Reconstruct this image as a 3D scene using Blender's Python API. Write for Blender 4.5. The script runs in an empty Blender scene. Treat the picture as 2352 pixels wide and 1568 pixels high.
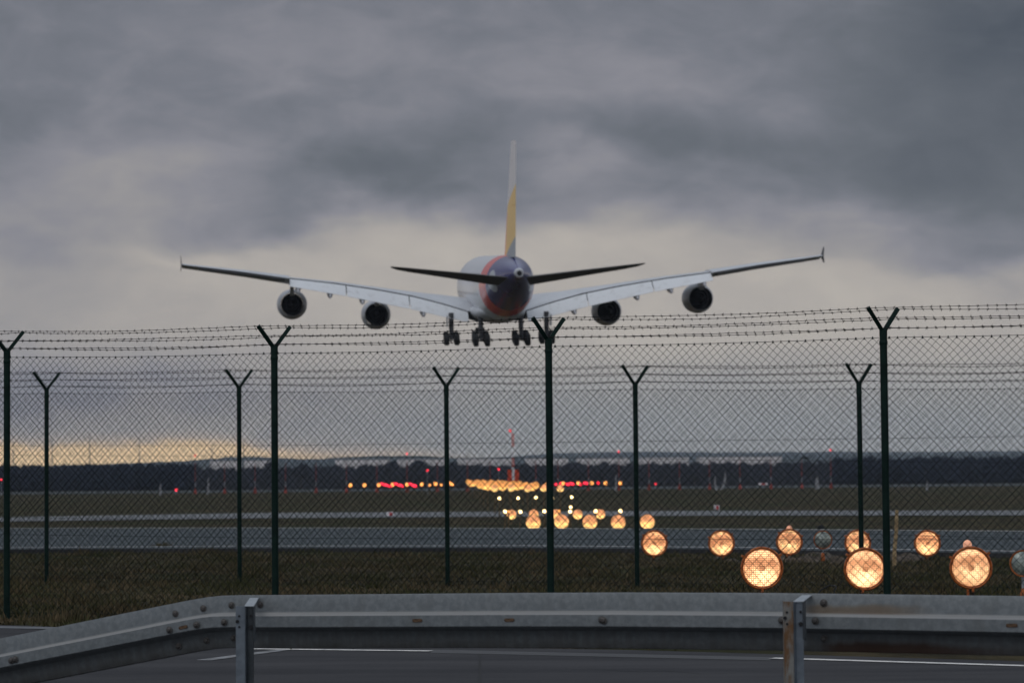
import bpy, math, random
from mathutils import Vector, Matrix
R = random.Random(11)
rad = math.radians
sc = bpy.context.scene
COL = sc.collection
CAMZ = 1.2

# ------------------------------------------------------------------ helpers
def lin(r, g, b):
    f = lambda c: (c/255/12.92) if c/255 <= .04045 else ((c/255+.055)/1.055)**2.4
    return (f(r), f(g), f(b), 1.0)

class MB:
    def __init__(s): s.v = []; s.f = []; s.m = []
    def quad(s, a, b, c, d, mi=0):
        n = len(s.v); s.v += [tuple(a), tuple(b), tuple(c), tuple(d)]; s.f.append((n, n+1, n+2, n+3)); s.m.append(mi)
    def tri(s, a, b, c, mi=0):
        n = len(s.v); s.v += [tuple(a), tuple(b), tuple(c)]; s.f.append((n, n+1, n+2)); s.m.append(mi)
    def box(s, c, h, mi=0, M=None):
        n = len(s.v)
        for dx in (-1, 1):
            for dy in (-1, 1):
                for dz in (-1, 1):
                    p = Vector((dx*h[0], dy*h[1], dz*h[2]))
                    if M is not None: p = M @ p
                    s.v.append((c[0]+p.x, c[1]+p.y, c[2]+p.z))
        for q in ((0,1,3,2),(4,6,7,5),(0,4,5,1),(2,3,7,6),(0,2,6,4),(1,5,7,3)):
            s.f.append(tuple(n+i for i in q)); s.m.append(mi)
    def bar(s, a, b, w, t, mi=0, up=(0,1,0)):
        a = Vector(a); b = Vector(b); d = b-a; L = d.length; d.normalize()
        x = d.cross(Vector(up)); x.normalize(); y = d.cross(x)
        M = Matrix((x, y, d)).transposed()
        s.box((a+b)/2, (w/2, t/2, L/2), mi, M)
    def tube(s, pts, r, k=6, mi=0, cap=True):
        pts = [Vector(p) for p in pts]; n0 = len(s.v); N = len(pts)
        rr = r if isinstance(r, (list, tuple)) else [r]*N
        for i, p in enumerate(pts):
            d = (pts[min(i+1, N-1)]-pts[max(i-1, 0)]).normalized()
            ref = Vector((0,0,1)) if abs(d.z) < .9 else Vector((0,1,0))
            x = d.cross(ref).normalized(); y = d.cross(x)
            for j in range(k):
                a = 2*math.pi*j/k
                s.v.append(tuple(p+(x*math.cos(a)+y*math.sin(a))*rr[i]))
        for i in range(N-1):
            for j in range(k):
                a = n0+i*k+j; b = n0+i*k+(j+1) % k
                s.f.append((a, b, b+k, a+k)); s.m.append(mi)
        if cap and k > 2:
            s.f.append(tuple(n0+j for j in range(k))[::-1]); s.m.append(mi)
            s.f.append(tuple(n0+(N-1)*k+j for j in range(k))); s.m.append(mi)
    def lathe(s, prof, c=(0,0,0), axis='z', k=16, mi=0, cap=True, mis=None):
        n0 = len(s.v)
        for (h, r) in prof:
            for j in range(k):
                a = 2*math.pi*j/k
                u, w = r*math.cos(a), r*math.sin(a)
                p = {'z': (u, w, h), 'y': (u, h, w), 'x': (h, u, w)}[axis]
                s.v.append((c[0]+p[0], c[1]+p[1], c[2]+p[2]))
        for i in range(len(prof)-1):
            for j in range(k):
                a = n0+i*k+j; b = n0+i*k+(j+1) % k
                s.f.append((a, b, b+k, a+k)); s.m.append(mis[i] if mis else mi)
        if cap:
            s.f.append(tuple(n0+j for j in range(k))); s.m.append(mis[0] if mis else mi)
            s.f.append(tuple(n0+(len(prof)-1)*k+j for j in range(k))[::-1]); s.m.append(mis[-1] if mis else mi)
    def loft(s, rings, closed=True, cap=True, mi=0, mis=None):
        n0 = len(s.v); k = len(rings[0])
        for rg in rings: s.v += [tuple(p) for p in rg]
        for i in range(len(rings)-1):
            for j in range(k if closed else k-1):
                a = n0+i*k+j; b = n0+i*k+(j+1) % k
                s.f.append((a, b, b+k, a+k)); s.m.append(mis[j] if mis else mi)
        if cap:
            s.f.append(tuple(n0+j for j in range(k))[::-1]); s.m.append(mi)
            s.f.append(tuple(n0+(len(rings)-1)*k+j for j in range(k))); s.m.append(mi)
    def build(s, name, mats, parent=None, loc=(0,0,0), smooth=False, recalc=True):
        me = bpy.data.meshes.new(name); me.from_pydata(s.v, [], s.f)
        if not isinstance(mats, (list, tuple)): mats = [mats]
        for m in mats: me.materials.append(m)
        if len(mats) > 1: me.polygons.foreach_set('material_index', s.m)
        if recalc:
            import bmesh
            bm = bmesh.new(); bm.from_mesh(me); bmesh.ops.recalc_face_normals(bm, faces=bm.faces); bm.to_mesh(me); bm.free()
        if smooth:
            me.polygons.foreach_set('use_smooth', [True]*len(me.polygons))
            try: me.set_sharp_from_angle(angle=rad(40))
            except Exception: pass
        me.update()
        o = bpy.data.objects.new(name, me); COL.objects.link(o); o.location = loc
        if parent: o.parent = parent
        return o

def tag(o, label=None, cat=None, group=None, kind=None):
    if label: o['label'] = label
    if cat: o['category'] = cat
    if group: o['group'] = group
    if kind: o['kind'] = kind
    return o
def empty(name, loc=(0,0,0), rot=(0,0,0)):
    o = bpy.data.objects.new(name, None); COL.objects.link(o); o.location = loc; o.rotation_euler = rot
    o.empty_display_size = .2
    return o
KIDS = {}
def copy_tree(o, parent=None):
    c = o.copy(); COL.objects.link(c); c.parent = parent
    for ch in [x for x in bpy.data.objects if x.parent == o]: copy_tree(ch, c)
    return c
ORD = ['first','second','third','fourth','fifth','sixth','seventh','eighth','ninth','tenth','eleventh','twelfth','thirteenth','fourteenth',
       'fifteenth','sixteenth','seventeenth','eighteenth','nineteenth','twentieth','twenty-first','twenty-second','twenty-third']

# ------------------------------------------------------------------ camera
FPX = 6500.0                      # focal length in pixels of a 2352 px wide picture
cam = bpy.data.cameras.new('camera'); camo = bpy.data.objects.new('camera', cam); COL.objects.link(camo)
PITCH = math.atan((1118-784)/FPX); ROLL = rad(-.49)
camo.matrix_world = Matrix.Translation((0,0,CAMZ)) @ Matrix.Rotation(math.pi/2+PITCH, 4, 'X') @ Matrix.Rotation(ROLL, 4, 'Z')
cam.sensor_width = 36; cam.lens = FPX/2352*36; cam.clip_end = 30000; cam.clip_start = .1
cam.dof.use_dof = True; cam.dof.focus_distance = 24.5; cam.dof.aperture_fstop = 5.2
sc.camera = camo
CR = camo.matrix_world.to_3x3()
def ray(x, y): return CR @ Vector(((x-1176)/FPX, -(y-784)/FPX, -1))
def P(x, y, d):                   # point seen at picture position x, y on the upright plane Y = d
    r = ray(x, y); return Vector((0,0,CAMZ)) + r*(d/r.y)
def G(x, y, z=0.0):               # point seen at x, y on the level plane at height z
    r = ray(x, y); return Vector((0,0,CAMZ)) + r*((z-CAMZ)/r.z)

# ------------------------------------------------------------------ node helper
class E:
    def __init__(s, nt, k): s.nt = nt; s.k = k
    def _m(s, op, *a):
        n = s.nt.nodes.new('ShaderNodeMath'); n.operation = op
        for i, x in enumerate((s,)+a):
            if isinstance(x, E): s.nt.links.new(x.k, n.inputs[i])
            else: n.inputs[i].default_value = x
        return E(s.nt, n.outputs[0])
    def __add__(s, o): return s._m('ADD', o)
    __radd__ = __add__
    def __sub__(s, o): return s._m('SUBTRACT', o)
    def __rsub__(s, o): return (s*-1)+o
    def __mul__(s, o): return s._m('MULTIPLY', o)
    __rmul__ = __mul__
    def __truediv__(s, o): return s._m('DIVIDE', o)
    def __lt__(s, o): return s._m('LESS_THAN', o)
    def __gt__(s, o): return s._m('GREATER_THAN', o)
    def max(s, o): return s._m('MAXIMUM', o)
    def min(s, o): return s._m('MINIMUM', o)
    def abs(s): return s._m('ABSOLUTE')
    def frac(s): return s._m('FRACT')
    def pow(s, o): return s._m('POWER', o)
    def exp(s): return s._m('EXPONENT')
    def step(s, a, b, lo=0., hi=1.):
        n = s.nt.nodes.new('ShaderNodeMapRange'); n.interpolation_type = 'SMOOTHSTEP'
        s.nt.links.new(s.k, n.inputs['Value'])
        for q, v in (('From Min', a), ('From Max', b), ('To Min', lo), ('To Max', hi)): n.inputs[q].default_value = v
        return E(s.nt, n.outputs[0])
def mixc(nt, f, a, b):
    n = nt.nodes.new('ShaderNodeMix'); n.data_type = 'RGBA'
    for idx, x in ((0, f), (6, a), (7, b)):
        if isinstance(x, E): nt.links.new(x.k, n.inputs[idx])
        else: n.inputs[idx].default_value = x
    return E(nt, n.outputs[2])
def xyz(nt, e):
    n = nt.nodes.new('ShaderNodeSeparateXYZ'); nt.links.new(e.k, n.inputs[0])
    return [E(nt, n.outputs[i]) for i in range(3)]
def comb(nt, a, b, c):
    n = nt.nodes.new('ShaderNodeCombineXYZ')
    for i, x in enumerate((a, b, c)):
        if isinstance(x, E): nt.links.new(x.k, n.inputs[i])
        else: n.inputs[i].default_value = x
    return E(nt, n.outputs[0])
def noise(nt, vec, scale=1., detail=4., rough=.55, dist=0.):
    n = nt.nodes.new('ShaderNodeTexNoise')
    if vec is not None: nt.links.new(vec.k, n.inputs['Vector'])
    n.inputs['Scale'].default_value = scale; n.inputs['Detail'].default_value = detail
    n.inputs['Roughness'].default_value = rough; n.inputs['Distortion'].default_value = dist
    return E(nt, n.outputs['Fac'])
def ramp(nt, f, stops):
    n = nt.nodes.new('ShaderNodeValToRGB'); nt.links.new(f.k, n.inputs[0]); el = n.color_ramp.elements
    while len(el) < len(stops): el.new(.5)
    for e, (p, c) in zip(el, stops): e.position = p; e.color = c
    return E(nt, n.outputs[0])
def coords(nt, which='Object'):
    n = nt.nodes.new('ShaderNodeTexCoord'); return E(nt, n.outputs[which])
def mat(name, base=(.5,.5,.5,1), rough=.6, metal=0., spec=.5, fn=None, bump=None, emit=None, estr=0.):
    m = bpy.data.materials.new(name); m.use_nodes = True; nt = m.node_tree; b = nt.nodes['Principled BSDF']
    b.inputs['Base Color'].default_value = base; b.inputs['Roughness'].default_value = rough
    b.inputs['Metallic'].default_value = metal; b.inputs['Specular IOR Level'].default_value = spec
    if emit: b.inputs['Emission Color'].default_value = emit; b.inputs['Emission Strength'].default_value = estr
    if fn:
        c = fn(nt)
        if isinstance(c, dict):
            for kk, e in c.items(): nt.links.new(e.k, b.inputs[kk])
        else: nt.links.new(c.k, b.inputs['Base Color'])
    if bump:
        h = bump[0](nt); n = nt.nodes.new('ShaderNodeBump'); nt.links.new(h.k, n.inputs['Height'])
        n.inputs['Strength'].default_value = bump[1]; n.inputs['Distance'].default_value = bump[2]
        nt.links.new(n.outputs[0], b.inputs['Normal'])
    return m
def mottle(c1, c2, scale=6, detail=5, lo=.35, hi=.65):
    def f(nt):
        return mixc(nt, noise(nt, coords(nt), scale, detail).step(lo, hi), c1, c2)
    return f
def g(v, b=0.): return (v-b*.3, v, v+b, 1)

# ------------------------------------------------------------------ sky and light
w = bpy.data.worlds.new('World'); sc.world = w; w.use_nodes = True; nt = w.node_tree
bg = nt.nodes['Background']
SUN_EL, SUN_AZ = rad(48), rad(205)      # brightest part of the overcast: high, behind and left of the camera
dx, dy, dz = xyz(nt, coords(nt, 'Generated'))
yy = dy.max(.12)
px = (dx/yy)*FPX; py = (dz/yy)*FPX       # bearing and height as offsets on a plane far ahead
nv = comb(nt, px*(1/520.), py*(1/230.), .37)
w1 = noise(nt, nv, 1.0, 5, .5) - .5
nv2 = comb(nt, px*(1/520.)+7.3, py*(1/230.)+2.1, .9)
w2 = noise(nt, nv2, 1.0, 5, .5) - .5
qx = px + w1*480.; qy = py + w2*330.
base = ramp(nt, ((py + w2*260. + px*px.step(-100., 900., 0., .09))/1300.), [(0, g(.66)), (.06, g(.645)), (.13, g(.595)), (.2, g(.615)), (.28, g(.665)), (.37, g(.68)), (.44, g(.64)), (.53, g(.535)), (.62, g(.485)), (.75, g(.475)), (1, g(.455))])
nb = nt.nodes.new('ShaderNodeRGBToBW'); nt.links.new(base.k, nb.inputs[0]); L = E(nt, nb.outputs[0])
BL = [  # picture x, y of the cloud, half sizes, lighter or darker
 (880,425,230,52,-.085),(640,490,230,40,-.06),(1040,370,220,60,-.03),(300,385,190,60,.05),(60,590,280,90,-.075),(430,545,200,34,.05),
 (1000,515,190,40,.04),(1000,590,300,45,.025),(1700,385,330,62,-.065),(1450,300,330,40,-.03),(1335,372,80,30,.055),(1290,468,150,26,-.04),
 (1420,535,170,40,.04),(1900,470,250,45,-.03),(2300,380,260,150,-.085),(2400,60,330,170,-.13),(2330,600,190,60,-.07),(1950,590,330,22,-.02),
 (1790,610,70,26,.03),(2200,650,230,38,.045),(600,90,260,70,.025),(560,250,300,60,-.01),(1200,150,200,80,.02),(30,300,160,240,-.03),
 (1420,180,230,50,.03),(150,845,360,62,-.075),(700,870,300,40,-.02),(60,940,360,50,-.05),(700,800,300,30,.0),(1700,790,420,60,.03),(60,720,220,60,-.035),(1200,120,500,90,-.01)]
for (bx, by, sx, sy, a) in BL:
    u = (qx-(bx-1176.))*(1./sx); v = (qy-(1118.-by))*(1./sy)
    L = L + ((u*u+v*v)*-.7).exp()*(a*1.3)
fine = noise(nt, comb(nt, px*(1/210.)+w2*.6, py*(1/105.)+w1*.8, .1), 1.0, 7, .58, .5) - .5
fine2 = noise(nt, comb(nt, px*(1/80.), py*(1/50.), 3.1), 1.0, 6, .6, .4) - .5
L = L + fine*.15 + fine2*.03
cloud = ramp(nt, L, [(.26, lin(68,74,83)), (.40, lin(98,102,109)), (.46, lin(115,117,125)), (.52, lin(135,134,141)), (.59, lin(155,151,150)), (.64, lin(168,162,157)), (.70, lin(180,173,165)), (.80, lin(200,192,181))])
cloud = mixc(nt, py.step(360., 120.)*.85, cloud, mixc(nt, px.step(-900., 200.), cloud, lin(158,160,160)))
# clear strip with sunset glow under the cloud deck, ahead to the left
gy = py + (noise(nt, comb(nt, px*(1/110.), py*(1/60.), 2.), 1., 5, .55)-.5)*34.
edge = ramp(nt, (px+1300.)/1500., [(0, g(.70)), (.25, g(.73)), (.37, g(.78)), (.44, g(.73)), (.50, g(.56)), (.7, g(.47)), (1, g(.1))])
eb = nt.nodes.new('ShaderNodeRGBToBW'); nt.links.new(edge.k, eb.inputs[0]); etop = E(nt, eb.outputs[0])*125.+17.
side = px.step(-250., -760., .14, 1.)*px.step(-3000., -1500.)
glow = (etop-gy).step(-30., 14.)*px.step(120., -420.)*px.step(-3000., -1500.)
core = (etop-gy+(noise(nt, comb(nt, px*(1/60.), py*(1/30.), 5.), 1., 5, .6)-.5)*34.).step(-10., 16.)*side
cloud = mixc(nt, glow*.8, cloud, lin(212,188,164))
cloud = mixc(nt, core, cloud, lin(255,218,164))
# wide overcast dome overhead and behind
f_up = dz.step(.2, .5); f_back = dy.step(.85, .45); f = f_up.max(f_back)
tn = noise(nt, comb(nt, dx, dy, dz), 3., 4, .5).step(.25, .75, .8, 1.2)
dome = mixc(nt, f, cloud, (.42,.465,.53,1))
vm = nt.nodes.new('ShaderNodeVectorMath'); vm.operation = 'SCALE'; nt.links.new(dome.k, vm.inputs[0]); nt.links.new((f*(tn-1.)+1.).k, vm.inputs['Scale'])
sky = nt.nodes.new('ShaderNodeTexSky'); sky.sky_type = 'NISHITA'; sky.sun_disc = False; sky.sun_elevation = SUN_EL; sky.sun_rotation = SUN_AZ
sky.air_density = 1.; sky.dust_density = 2.
vs = nt.nodes.new('ShaderNodeVectorMath'); vs.operation = 'SCALE'; nt.links.new(sky.outputs[0], vs.inputs[0]); vs.inputs['Scale'].default_value = .003
va = nt.nodes.new('ShaderNodeVectorMath'); va.operation = 'ADD'; nt.links.new(vm.outputs[0], va.inputs[0]); nt.links.new(vs.outputs[0], va.inputs[1])
nt.links.new(va.outputs[0], bg.inputs['Color']); bg.inputs['Strength'].default_value = 1.0
sl = bpy.data.lights.new('sun', 'SUN'); sl.energy = .5; sl.angle = rad(35); sl.color = (1, .96, .9)
so = bpy.data.objects.new('sun', sl); COL.objects.link(so)
sd = Vector((math.sin(SUN_AZ)*math.cos(SUN_EL), math.cos(SUN_AZ)*math.cos(SUN_EL), math.sin(SUN_EL)))
so.rotation_euler = sd.to_track_quat('Z', 'Y').to_euler(); so.location = (0,0,50)

# ------------------------------------------------------------------ materials
M = {}
def ground_fn(nt):
    c = coords(nt); x, y, z = xyz(nt, c)
    s = comb(nt, x, y*.45, z)
    a = noise(nt, s, .9, 8, .65); b = noise(nt, s, .16, 5, .6); d = noise(nt, s, 5., 6, .7)
    k = mixc(nt, a.step(.38, .62), (.030,.025,.013,1), (.078,.060,.030,1))
    k = mixc(nt, b.step(.44, .62), k, (.033,.037,.013,1))
    k = mixc(nt, noise(nt, s, .33, 4).step(.58, .70)*.6, k, (.085,.055,.035,1))
    k = mixc(nt, d.step(.35, .8)*.55, k, (.016,.014,.009,1))
    return k
M['field'] = mat('field_grass', rough=.95, spec=.1, fn=ground_fn, bump=(lambda nt: noise(nt, coords(nt), 9., 6, .7), .9, .05))
def far_fn(nt): return mixc(nt, noise(nt, coords(nt), .02, 6, .6).step(.35, .65), (.048,.040,.024,1), (.034,.034,.018,1))
M['blade'] = mat('grass_blade', rough=.8, spec=.15, fn=lambda nt: mixc(nt, noise(nt, coords(nt), .7, 4).step(.4,.62), mixc(nt, noise(nt, coords(nt), 3.5, 5).step(.38,.62), (.135,.098,.055,1), (.045,.037,.018,1)), (.046,.048,.019,1)))
def asph(c1, c2):
    def f(nt):
        c = coords(nt); x, y, z = xyz(nt, c)
        a = noise(nt, c, 55., 4, .8); b = noise(nt, comb(nt, x*.35, y*1.6, z), .8, 7, .65)
        k = mixc(nt, b.step(.3, .7), c1, c2)
        return mixc(nt, a.step(.55, .75)*.5, k, tuple(min(1, q*2.2) for q in c2[:3])+(1,))
    return f
M['asphalt'] = mat('road_asphalt', rough=.9, spec=.12, fn=asph((.034,.034,.038,1), (.062,.061,.065,1)), bump=(lambda nt: noise(nt, coords(nt), 120., 2), .3, .005))
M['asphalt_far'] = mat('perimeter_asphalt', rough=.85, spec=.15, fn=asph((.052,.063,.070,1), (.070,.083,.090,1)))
M['concrete'] = mat('taxiway_concrete', rough=.85, spec=.2, fn=mottle((.15,.155,.165,1), (.20,.205,.21,1), .3))
M['paint'] = mat('road_paint', rough=.6, fn=lambda nt: mixc(nt, noise(nt, coords(nt), 14., 6, .7).step(.3, .55), (.34,.33,.32,1), (.80,.77,.73,1)))
M['paint_worn'] = mat('worn_road_paint', rough=.7, fn=mottle((.12,.12,.12,1), (.26,.26,.27,1), 9.))
M['soil'] = mat('bare_soil', rough=.95, fn=mottle((.045,.034,.024,1), (.10,.075,.052,1), 4.))
M['post'] = mat('green_post', rough=.6, spec=.12, fn=mottle((.003,.012,.010,1), (.006,.020,.016,1), 8.))
M['wire'] = mat('coated_wire', rough=.6, spec=.1, fn=mottle((.004,.009,.009,1), (.010,.015,.016,1), 3.))
M['barb'] = mat('barbed_steel', rough=.6, spec=.2, base=(.012,.011,.011,1))
def galv(rust_right):
    def f(nt):
        at = nt.nodes.new('ShaderNodeAttribute'); at.attribute_name = 'along'
        c = E(nt, at.outputs['Vector']); x, y, z = xyz(nt, c)
        k = mixc(nt, noise(nt, c, 26., 6, .7).step(.35, .68), (.128,.140,.148,1), (.182,.195,.203,1))
        k = mixc(nt, noise(nt, comb(nt, x*1., y, z*.3), 7., 5, .6).step(.5, .72)*.5, k, (.125,.130,.130,1))
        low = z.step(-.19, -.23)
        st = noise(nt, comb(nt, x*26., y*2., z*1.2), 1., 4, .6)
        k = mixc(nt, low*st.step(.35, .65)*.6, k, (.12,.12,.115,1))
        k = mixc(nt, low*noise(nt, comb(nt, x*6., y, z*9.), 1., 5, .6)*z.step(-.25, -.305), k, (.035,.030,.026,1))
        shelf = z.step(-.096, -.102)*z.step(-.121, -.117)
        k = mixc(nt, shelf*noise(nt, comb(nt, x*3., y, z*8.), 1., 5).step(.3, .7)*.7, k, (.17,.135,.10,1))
        k = mixc(nt, shelf*.75, k, (.34,.335,.33,1))  # highlight of the up-facing ridge, put into the zinc colour
        k = mixc(nt, noise(nt, c, 60., 3).step(.68, .76)*noise(nt, c, 3., 3).step(.5, .65), k, (.06,.055,.05,1))
        if rust_right:
            e = z + noise(nt, comb(nt, x*4., y, z), 1., 4)*.06
            up = e.step(-.012, -.045)*z.step(-.108, -.10)*x.step(.12, .24)*x.step(.95, .6)
            k = mixc(nt, up*.75, k, (.15,.105,.065,1))
            e2 = z + noise(nt, comb(nt, x*5., y, z*2.), 1., 5)*.09
            lo = e2.step(-.19, -.235)*x.step(.22, .36)*x.step(1.5, .8)
            k = mixc(nt, lo*.9, k, (.055,.028,.018,1))
        return {'Base Color': k, 'Roughness': noise(nt, c, 9., 4).step(.3, .7, .42, .62)}
    return f
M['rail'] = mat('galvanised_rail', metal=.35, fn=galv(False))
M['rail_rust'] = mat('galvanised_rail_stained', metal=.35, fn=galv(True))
M['steel'] = mat('galvanised_post', rough=.45, metal=.5, fn=mottle((.125,.145,.17,1), (.175,.20,.23,1), 14.))
M['steel_pale'] = mat('galvanised_bracket', rough=.4, metal=.4, fn=mottle((.30,.34,.37,1), (.40,.43,.46,1), 14.))
M['steel_shade'] = mat('shaded_post', rough=.6, metal=.3, fn=mottle((.03,.036,.042,1), (.05,.058,.066,1), 9.))  # galvanised steel with the shade of its dark side put into the colour
def rusty(nt):
    c = coords(nt); x, y, z = xyz(nt, c)
    k = mixc(nt, noise(nt, c, 20., 5).step(.35,.65), (.15,.148,.14,1), (.21,.205,.19,1))
    r = noise(nt, comb(nt, x*18., y*18., z*5.), 1., 6, .65).step(.42, .6)*z.step(-.75, -.15)
    return mixc(nt, r, k, (.13,.062,.022,1))
M['steel_rust'] = mat('rust_streaked_post', rough=.65, metal=.2, fn=rusty)
M['bolt'] = mat('bolt_steel', rough=.6, metal=.3, fn=mottle((.04,.036,.034,1), (.10,.09,.085,1), 60.))
M['hole'] = mat('drilled_hole', base=(.012,.012,.014,1), rough=.9)
M['slot'] = mat('rusty_slot', rough=.9, fn=mottle((.05,.025,.012,1), (.12,.07,.04,1), 80.))

# ------------------------------------------------------------------ terrain
def clampx(x): return max(-32., min(32., x))
ROWS = [(-80,0,0),(-20,0,0),(6,0,0),(20,0,0),(32,0,.3),(45,0,.5),(60,0,.6),(78.5,0,.68),(86,-.62,.68),(125,-.6,.4),(150,-.58,.15),(205,-.55,0),(320,-.1,0),(450,.41,0),(600,1.,0),(800,1.,0),(1500,1.,0),(4000,1.,0),(9500,1.,0)]
XS = [-4200,-1500,-600,-250,-120,-60,-32]+[-24+4*i for i in range(13)]+[32,60,120,250,600,1500,4200]
def terr(x, Y):
    for (a, za, sa), (b, zb, sb) in zip(ROWS, ROWS[1:]):
        ya = a-sa*clampx(x); yb = b-sb*clampx(x)
        if ya <= Y <= yb: return za+(zb-za)*(Y-ya)/(yb-ya)
    return 1.
mb = MB()
for (r_, z_, s_) in ROWS:
    for x in XS: mb.v.append((x, r_-s_*clampx(x), z_))
nx = len(XS)
for i in range(len(ROWS)-1):
    for j in range(nx-1):
        mb.f.append((i*nx+j, i*nx+j+1, (i+1)*nx+j+1, (i+1)*nx+j)); mb.m.append(0)
fieldmat = M['field']
tag(mb.build('ground', fieldmat), kind='structure')

def ribbon(name, pts, wd, z, m, kind='structure', wob=0.):
    mb = MB(); pts = [Vector((p.x, p.y, z)) for p in pts]
    for i in range(len(pts)-1):
        a, b = pts[i], pts[i+1]; d = (b-a).normalized(); n = Vector((-d.y, d.x, 0))*wd/2
        mb.quad(a-n, b-n, b+n, a+n)
    return tag(mb.build(name, m), kind=kind)
# near road: asphalt from below the guardrail to just past the edge line
edge_px = [(-260,1436),(58,1443),(300,1466),(470,1484),(580,1489),(990,1493),(1400,1500),(1775,1511),(2352,1528),(2700,1541),(3700,1584)]
edge = [G(x, y, 0) for x, y in edge_px]
mb = MB()
for a, b in zip(edge, edge[1:]):
    off = Vector((.10,.26,0))
    mb.quad((a.x*1.0, 9.0, .012), (b.x, 9.0, .012), (b.x+off.x, b.y+off.y, .012), (a.x+off.x, a.y+off.y, .012))
tag(mb.build('road', M['asphalt']), kind='structure')
seg = lambda a, b, n=6: [G(a[0]+(b[0]-a[0])*i/n, a[1]+(b[1]-a[1])*i/n, .012) for i in range(n+1)]
ribbon('road_edge_line', seg((575,1490),(990,1495)), .10, .017, M['paint'])
ribbon('road_edge_line', seg((1773,1511.5),(2420,1531)), .11, .017, M['paint'])
ribbon('road_edge_line', seg((-200,1437),(200,1444)), .30, .017, M['concrete'])
ribbon('faded_road_line', seg((468,1516),(655,1491.5)), .12, .016, M['paint_worn'])
mb = MB()
for i in range(6):
    a0 = G(990+i*130, 1490.5+i*2.9, .014); a1 = G(990+(i+1)*130, 1490.5+(i+1)*2.9, .014); b0 = G(990+i*130, 1498+i*2.9, .014); b1 = G(990+(i+1)*130, 1498+(i+1)*2.9, .014)
    mb.quad(b0, b1, a1, a0)
tag(mb.build('road_joint_strip', mat('paler_asphalt', rough=.75, fn=asph((.05,.05,.053,1), (.06,.06,.063,1)))), kind='structure')
ck = mat('road_crack', base=(.012,.012,.013,1), rough=.95)
ribbon('road_crack', [G(x, y, .0145) for x, y in ((1101,1500),(1102.5,1512),(1101.5,1526),(1103,1541),(1102,1560),(1104,1580))], .012, .0145, ck)
ribbon('road_crack', [G(x, y, .0145) for x, y in ((1380,1536),(1460,1541),(1530,1539),(1610,1546),(1690,1544))], .010, .0145, ck)
# perimeter road slab beyond the second fence
ZR = .08
lo = [G(x, y, ZR) for x, y in ((-420,1266),(0,1261),(600,1258),(1176,1257),(1700,1261),(2352,1270),(2900,1280))]
hi = [G(x, y, ZR) for x, y in ((-420,1214),(0,1212),(600,1211),(1176,1212),(1700,1214),(2352,1219),(2900,1225))]
mb = MB()
for i in range(len(lo)-1):
    a, b, c, d = lo[i], lo[i+1], hi[i+1], hi[i]
    mb.quad(a, b, c, d); mb.quad((a.x,a.y,-.1),(b.x,b.y,-.1),b,a, 1); mb.quad((d.x,d.y,-.3),(c.x,c.y,-.3),c,d)
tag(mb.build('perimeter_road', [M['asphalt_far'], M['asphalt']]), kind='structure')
def pl(pts, z): return [G(x, y, z) for x, y in pts]
ribbon('perimeter_road_line', pl(((-420,1262.5),(0,1257.5),(600,1254.5),(1176,1253.5),(1700,1257.5),(2352,1266.5),(2900,1276)), ZR), .20, ZR+.012, M['paint'])
ribbon('perimeter_road_line', pl(((-420,1215),(0,1213),(600,1212.2),(1176,1213.2),(1700,1215),(2352,1220),(2900,1226)), ZR), .34, ZR+.012, M['paint'])
for a, b in (((-60,1234),(205,1232.5)),((530,1231.5),(845,1230.5)),((1040,1230.8),(1330,1231)),((1885,1236),(2110,1238.5)),((2180,1239.5),(2360,1241.5))):
    ribbon('centre_dash', pl([(a[0]+(b[0]-a[0])*i/4, a[1]+(b[1]-a[1])*i/4) for i in range(5)], ZR), .16, ZR+.012, M['paint_worn'])
# taxiway strip and far runway
mb = MB()
ylo = ((-500,1202),(0,1197),(600,1189),(1176,1185.5),(1700,1183),(2352,1182.5),(3000,1182)); yhi = ((-500,1192),(0,1187),(600,1177),(1176,1174),(1700,1172),(2352,1171.5),(3000,1171))
for i in range(6): mb.quad(G(*ylo[i], z=-.52), G(*ylo[i+1], z=-.52), G(*yhi[i+1], z=-.50), G(*yhi[i], z=-.50))
tag(mb.build('taxiway', M['concrete']), kind='structure')
def far_strip(name, y0, y1, m):
    mb = MB()
    for i in range(6):
        ya = y0+(y1-y0)*i/6; yb = y0+(y1-y0)*(i+1)/6
        mb.quad((-300,ya,terr(0,ya)+.05),(300,ya,terr(0,ya)+.05),(300,yb,terr(0,yb)+.05),(-300,yb,terr(0,yb)+.05))
    tag(mb.build(name, m), kind='structure')
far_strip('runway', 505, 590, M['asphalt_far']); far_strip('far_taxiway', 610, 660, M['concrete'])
# grass cover between the road and the perimeter road, and on the verge
def line_y(x, pts):
    for a, b in zip(pts, pts[1:]):
        if a.x <= x <= b.x: return a.y+(b.y-a.y)*(x-a.x)/(b.x-a.x)
    return pts[0].y if x < pts[0].x else pts[-1].y
mb = MB()
n = 0
while n < 90000:
    Y = 21+R.random()**1.5*40; X = R.uniform(-1, 1)*(Y*.2+1)
    e = line_y(X, edge)
    if Y < e+.42 or Y > line_y(X, lo)-.02: continue
    h = R.uniform(.02, .06)*(1.9 if R.random() < .04 else 1)
    if n % 3 == 0:
        if n % 180 == 0: clump = (X, Y, R.uniform(.08,.3), R.uniform(1.2,2.6))
        X = clump[0]+R.gauss(0, clump[2]); Y = clump[1]+R.gauss(0, clump[2]); h *= clump[3]; a = R.uniform(0, 6.28); ww = R.uniform(.006, .014)
    lx, ly = R.gauss(0, .03), R.gauss(0, .03)
    mb.tri((X-ww*math.cos(a), Y-ww*math.sin(a), 0), (X+ww*math.cos(a), Y+ww*math.sin(a), 0), (X+lx, Y+ly, h)); n += 1
tag(mb.build('grass', M['blade'], recalc=False), kind='stuff')
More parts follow.
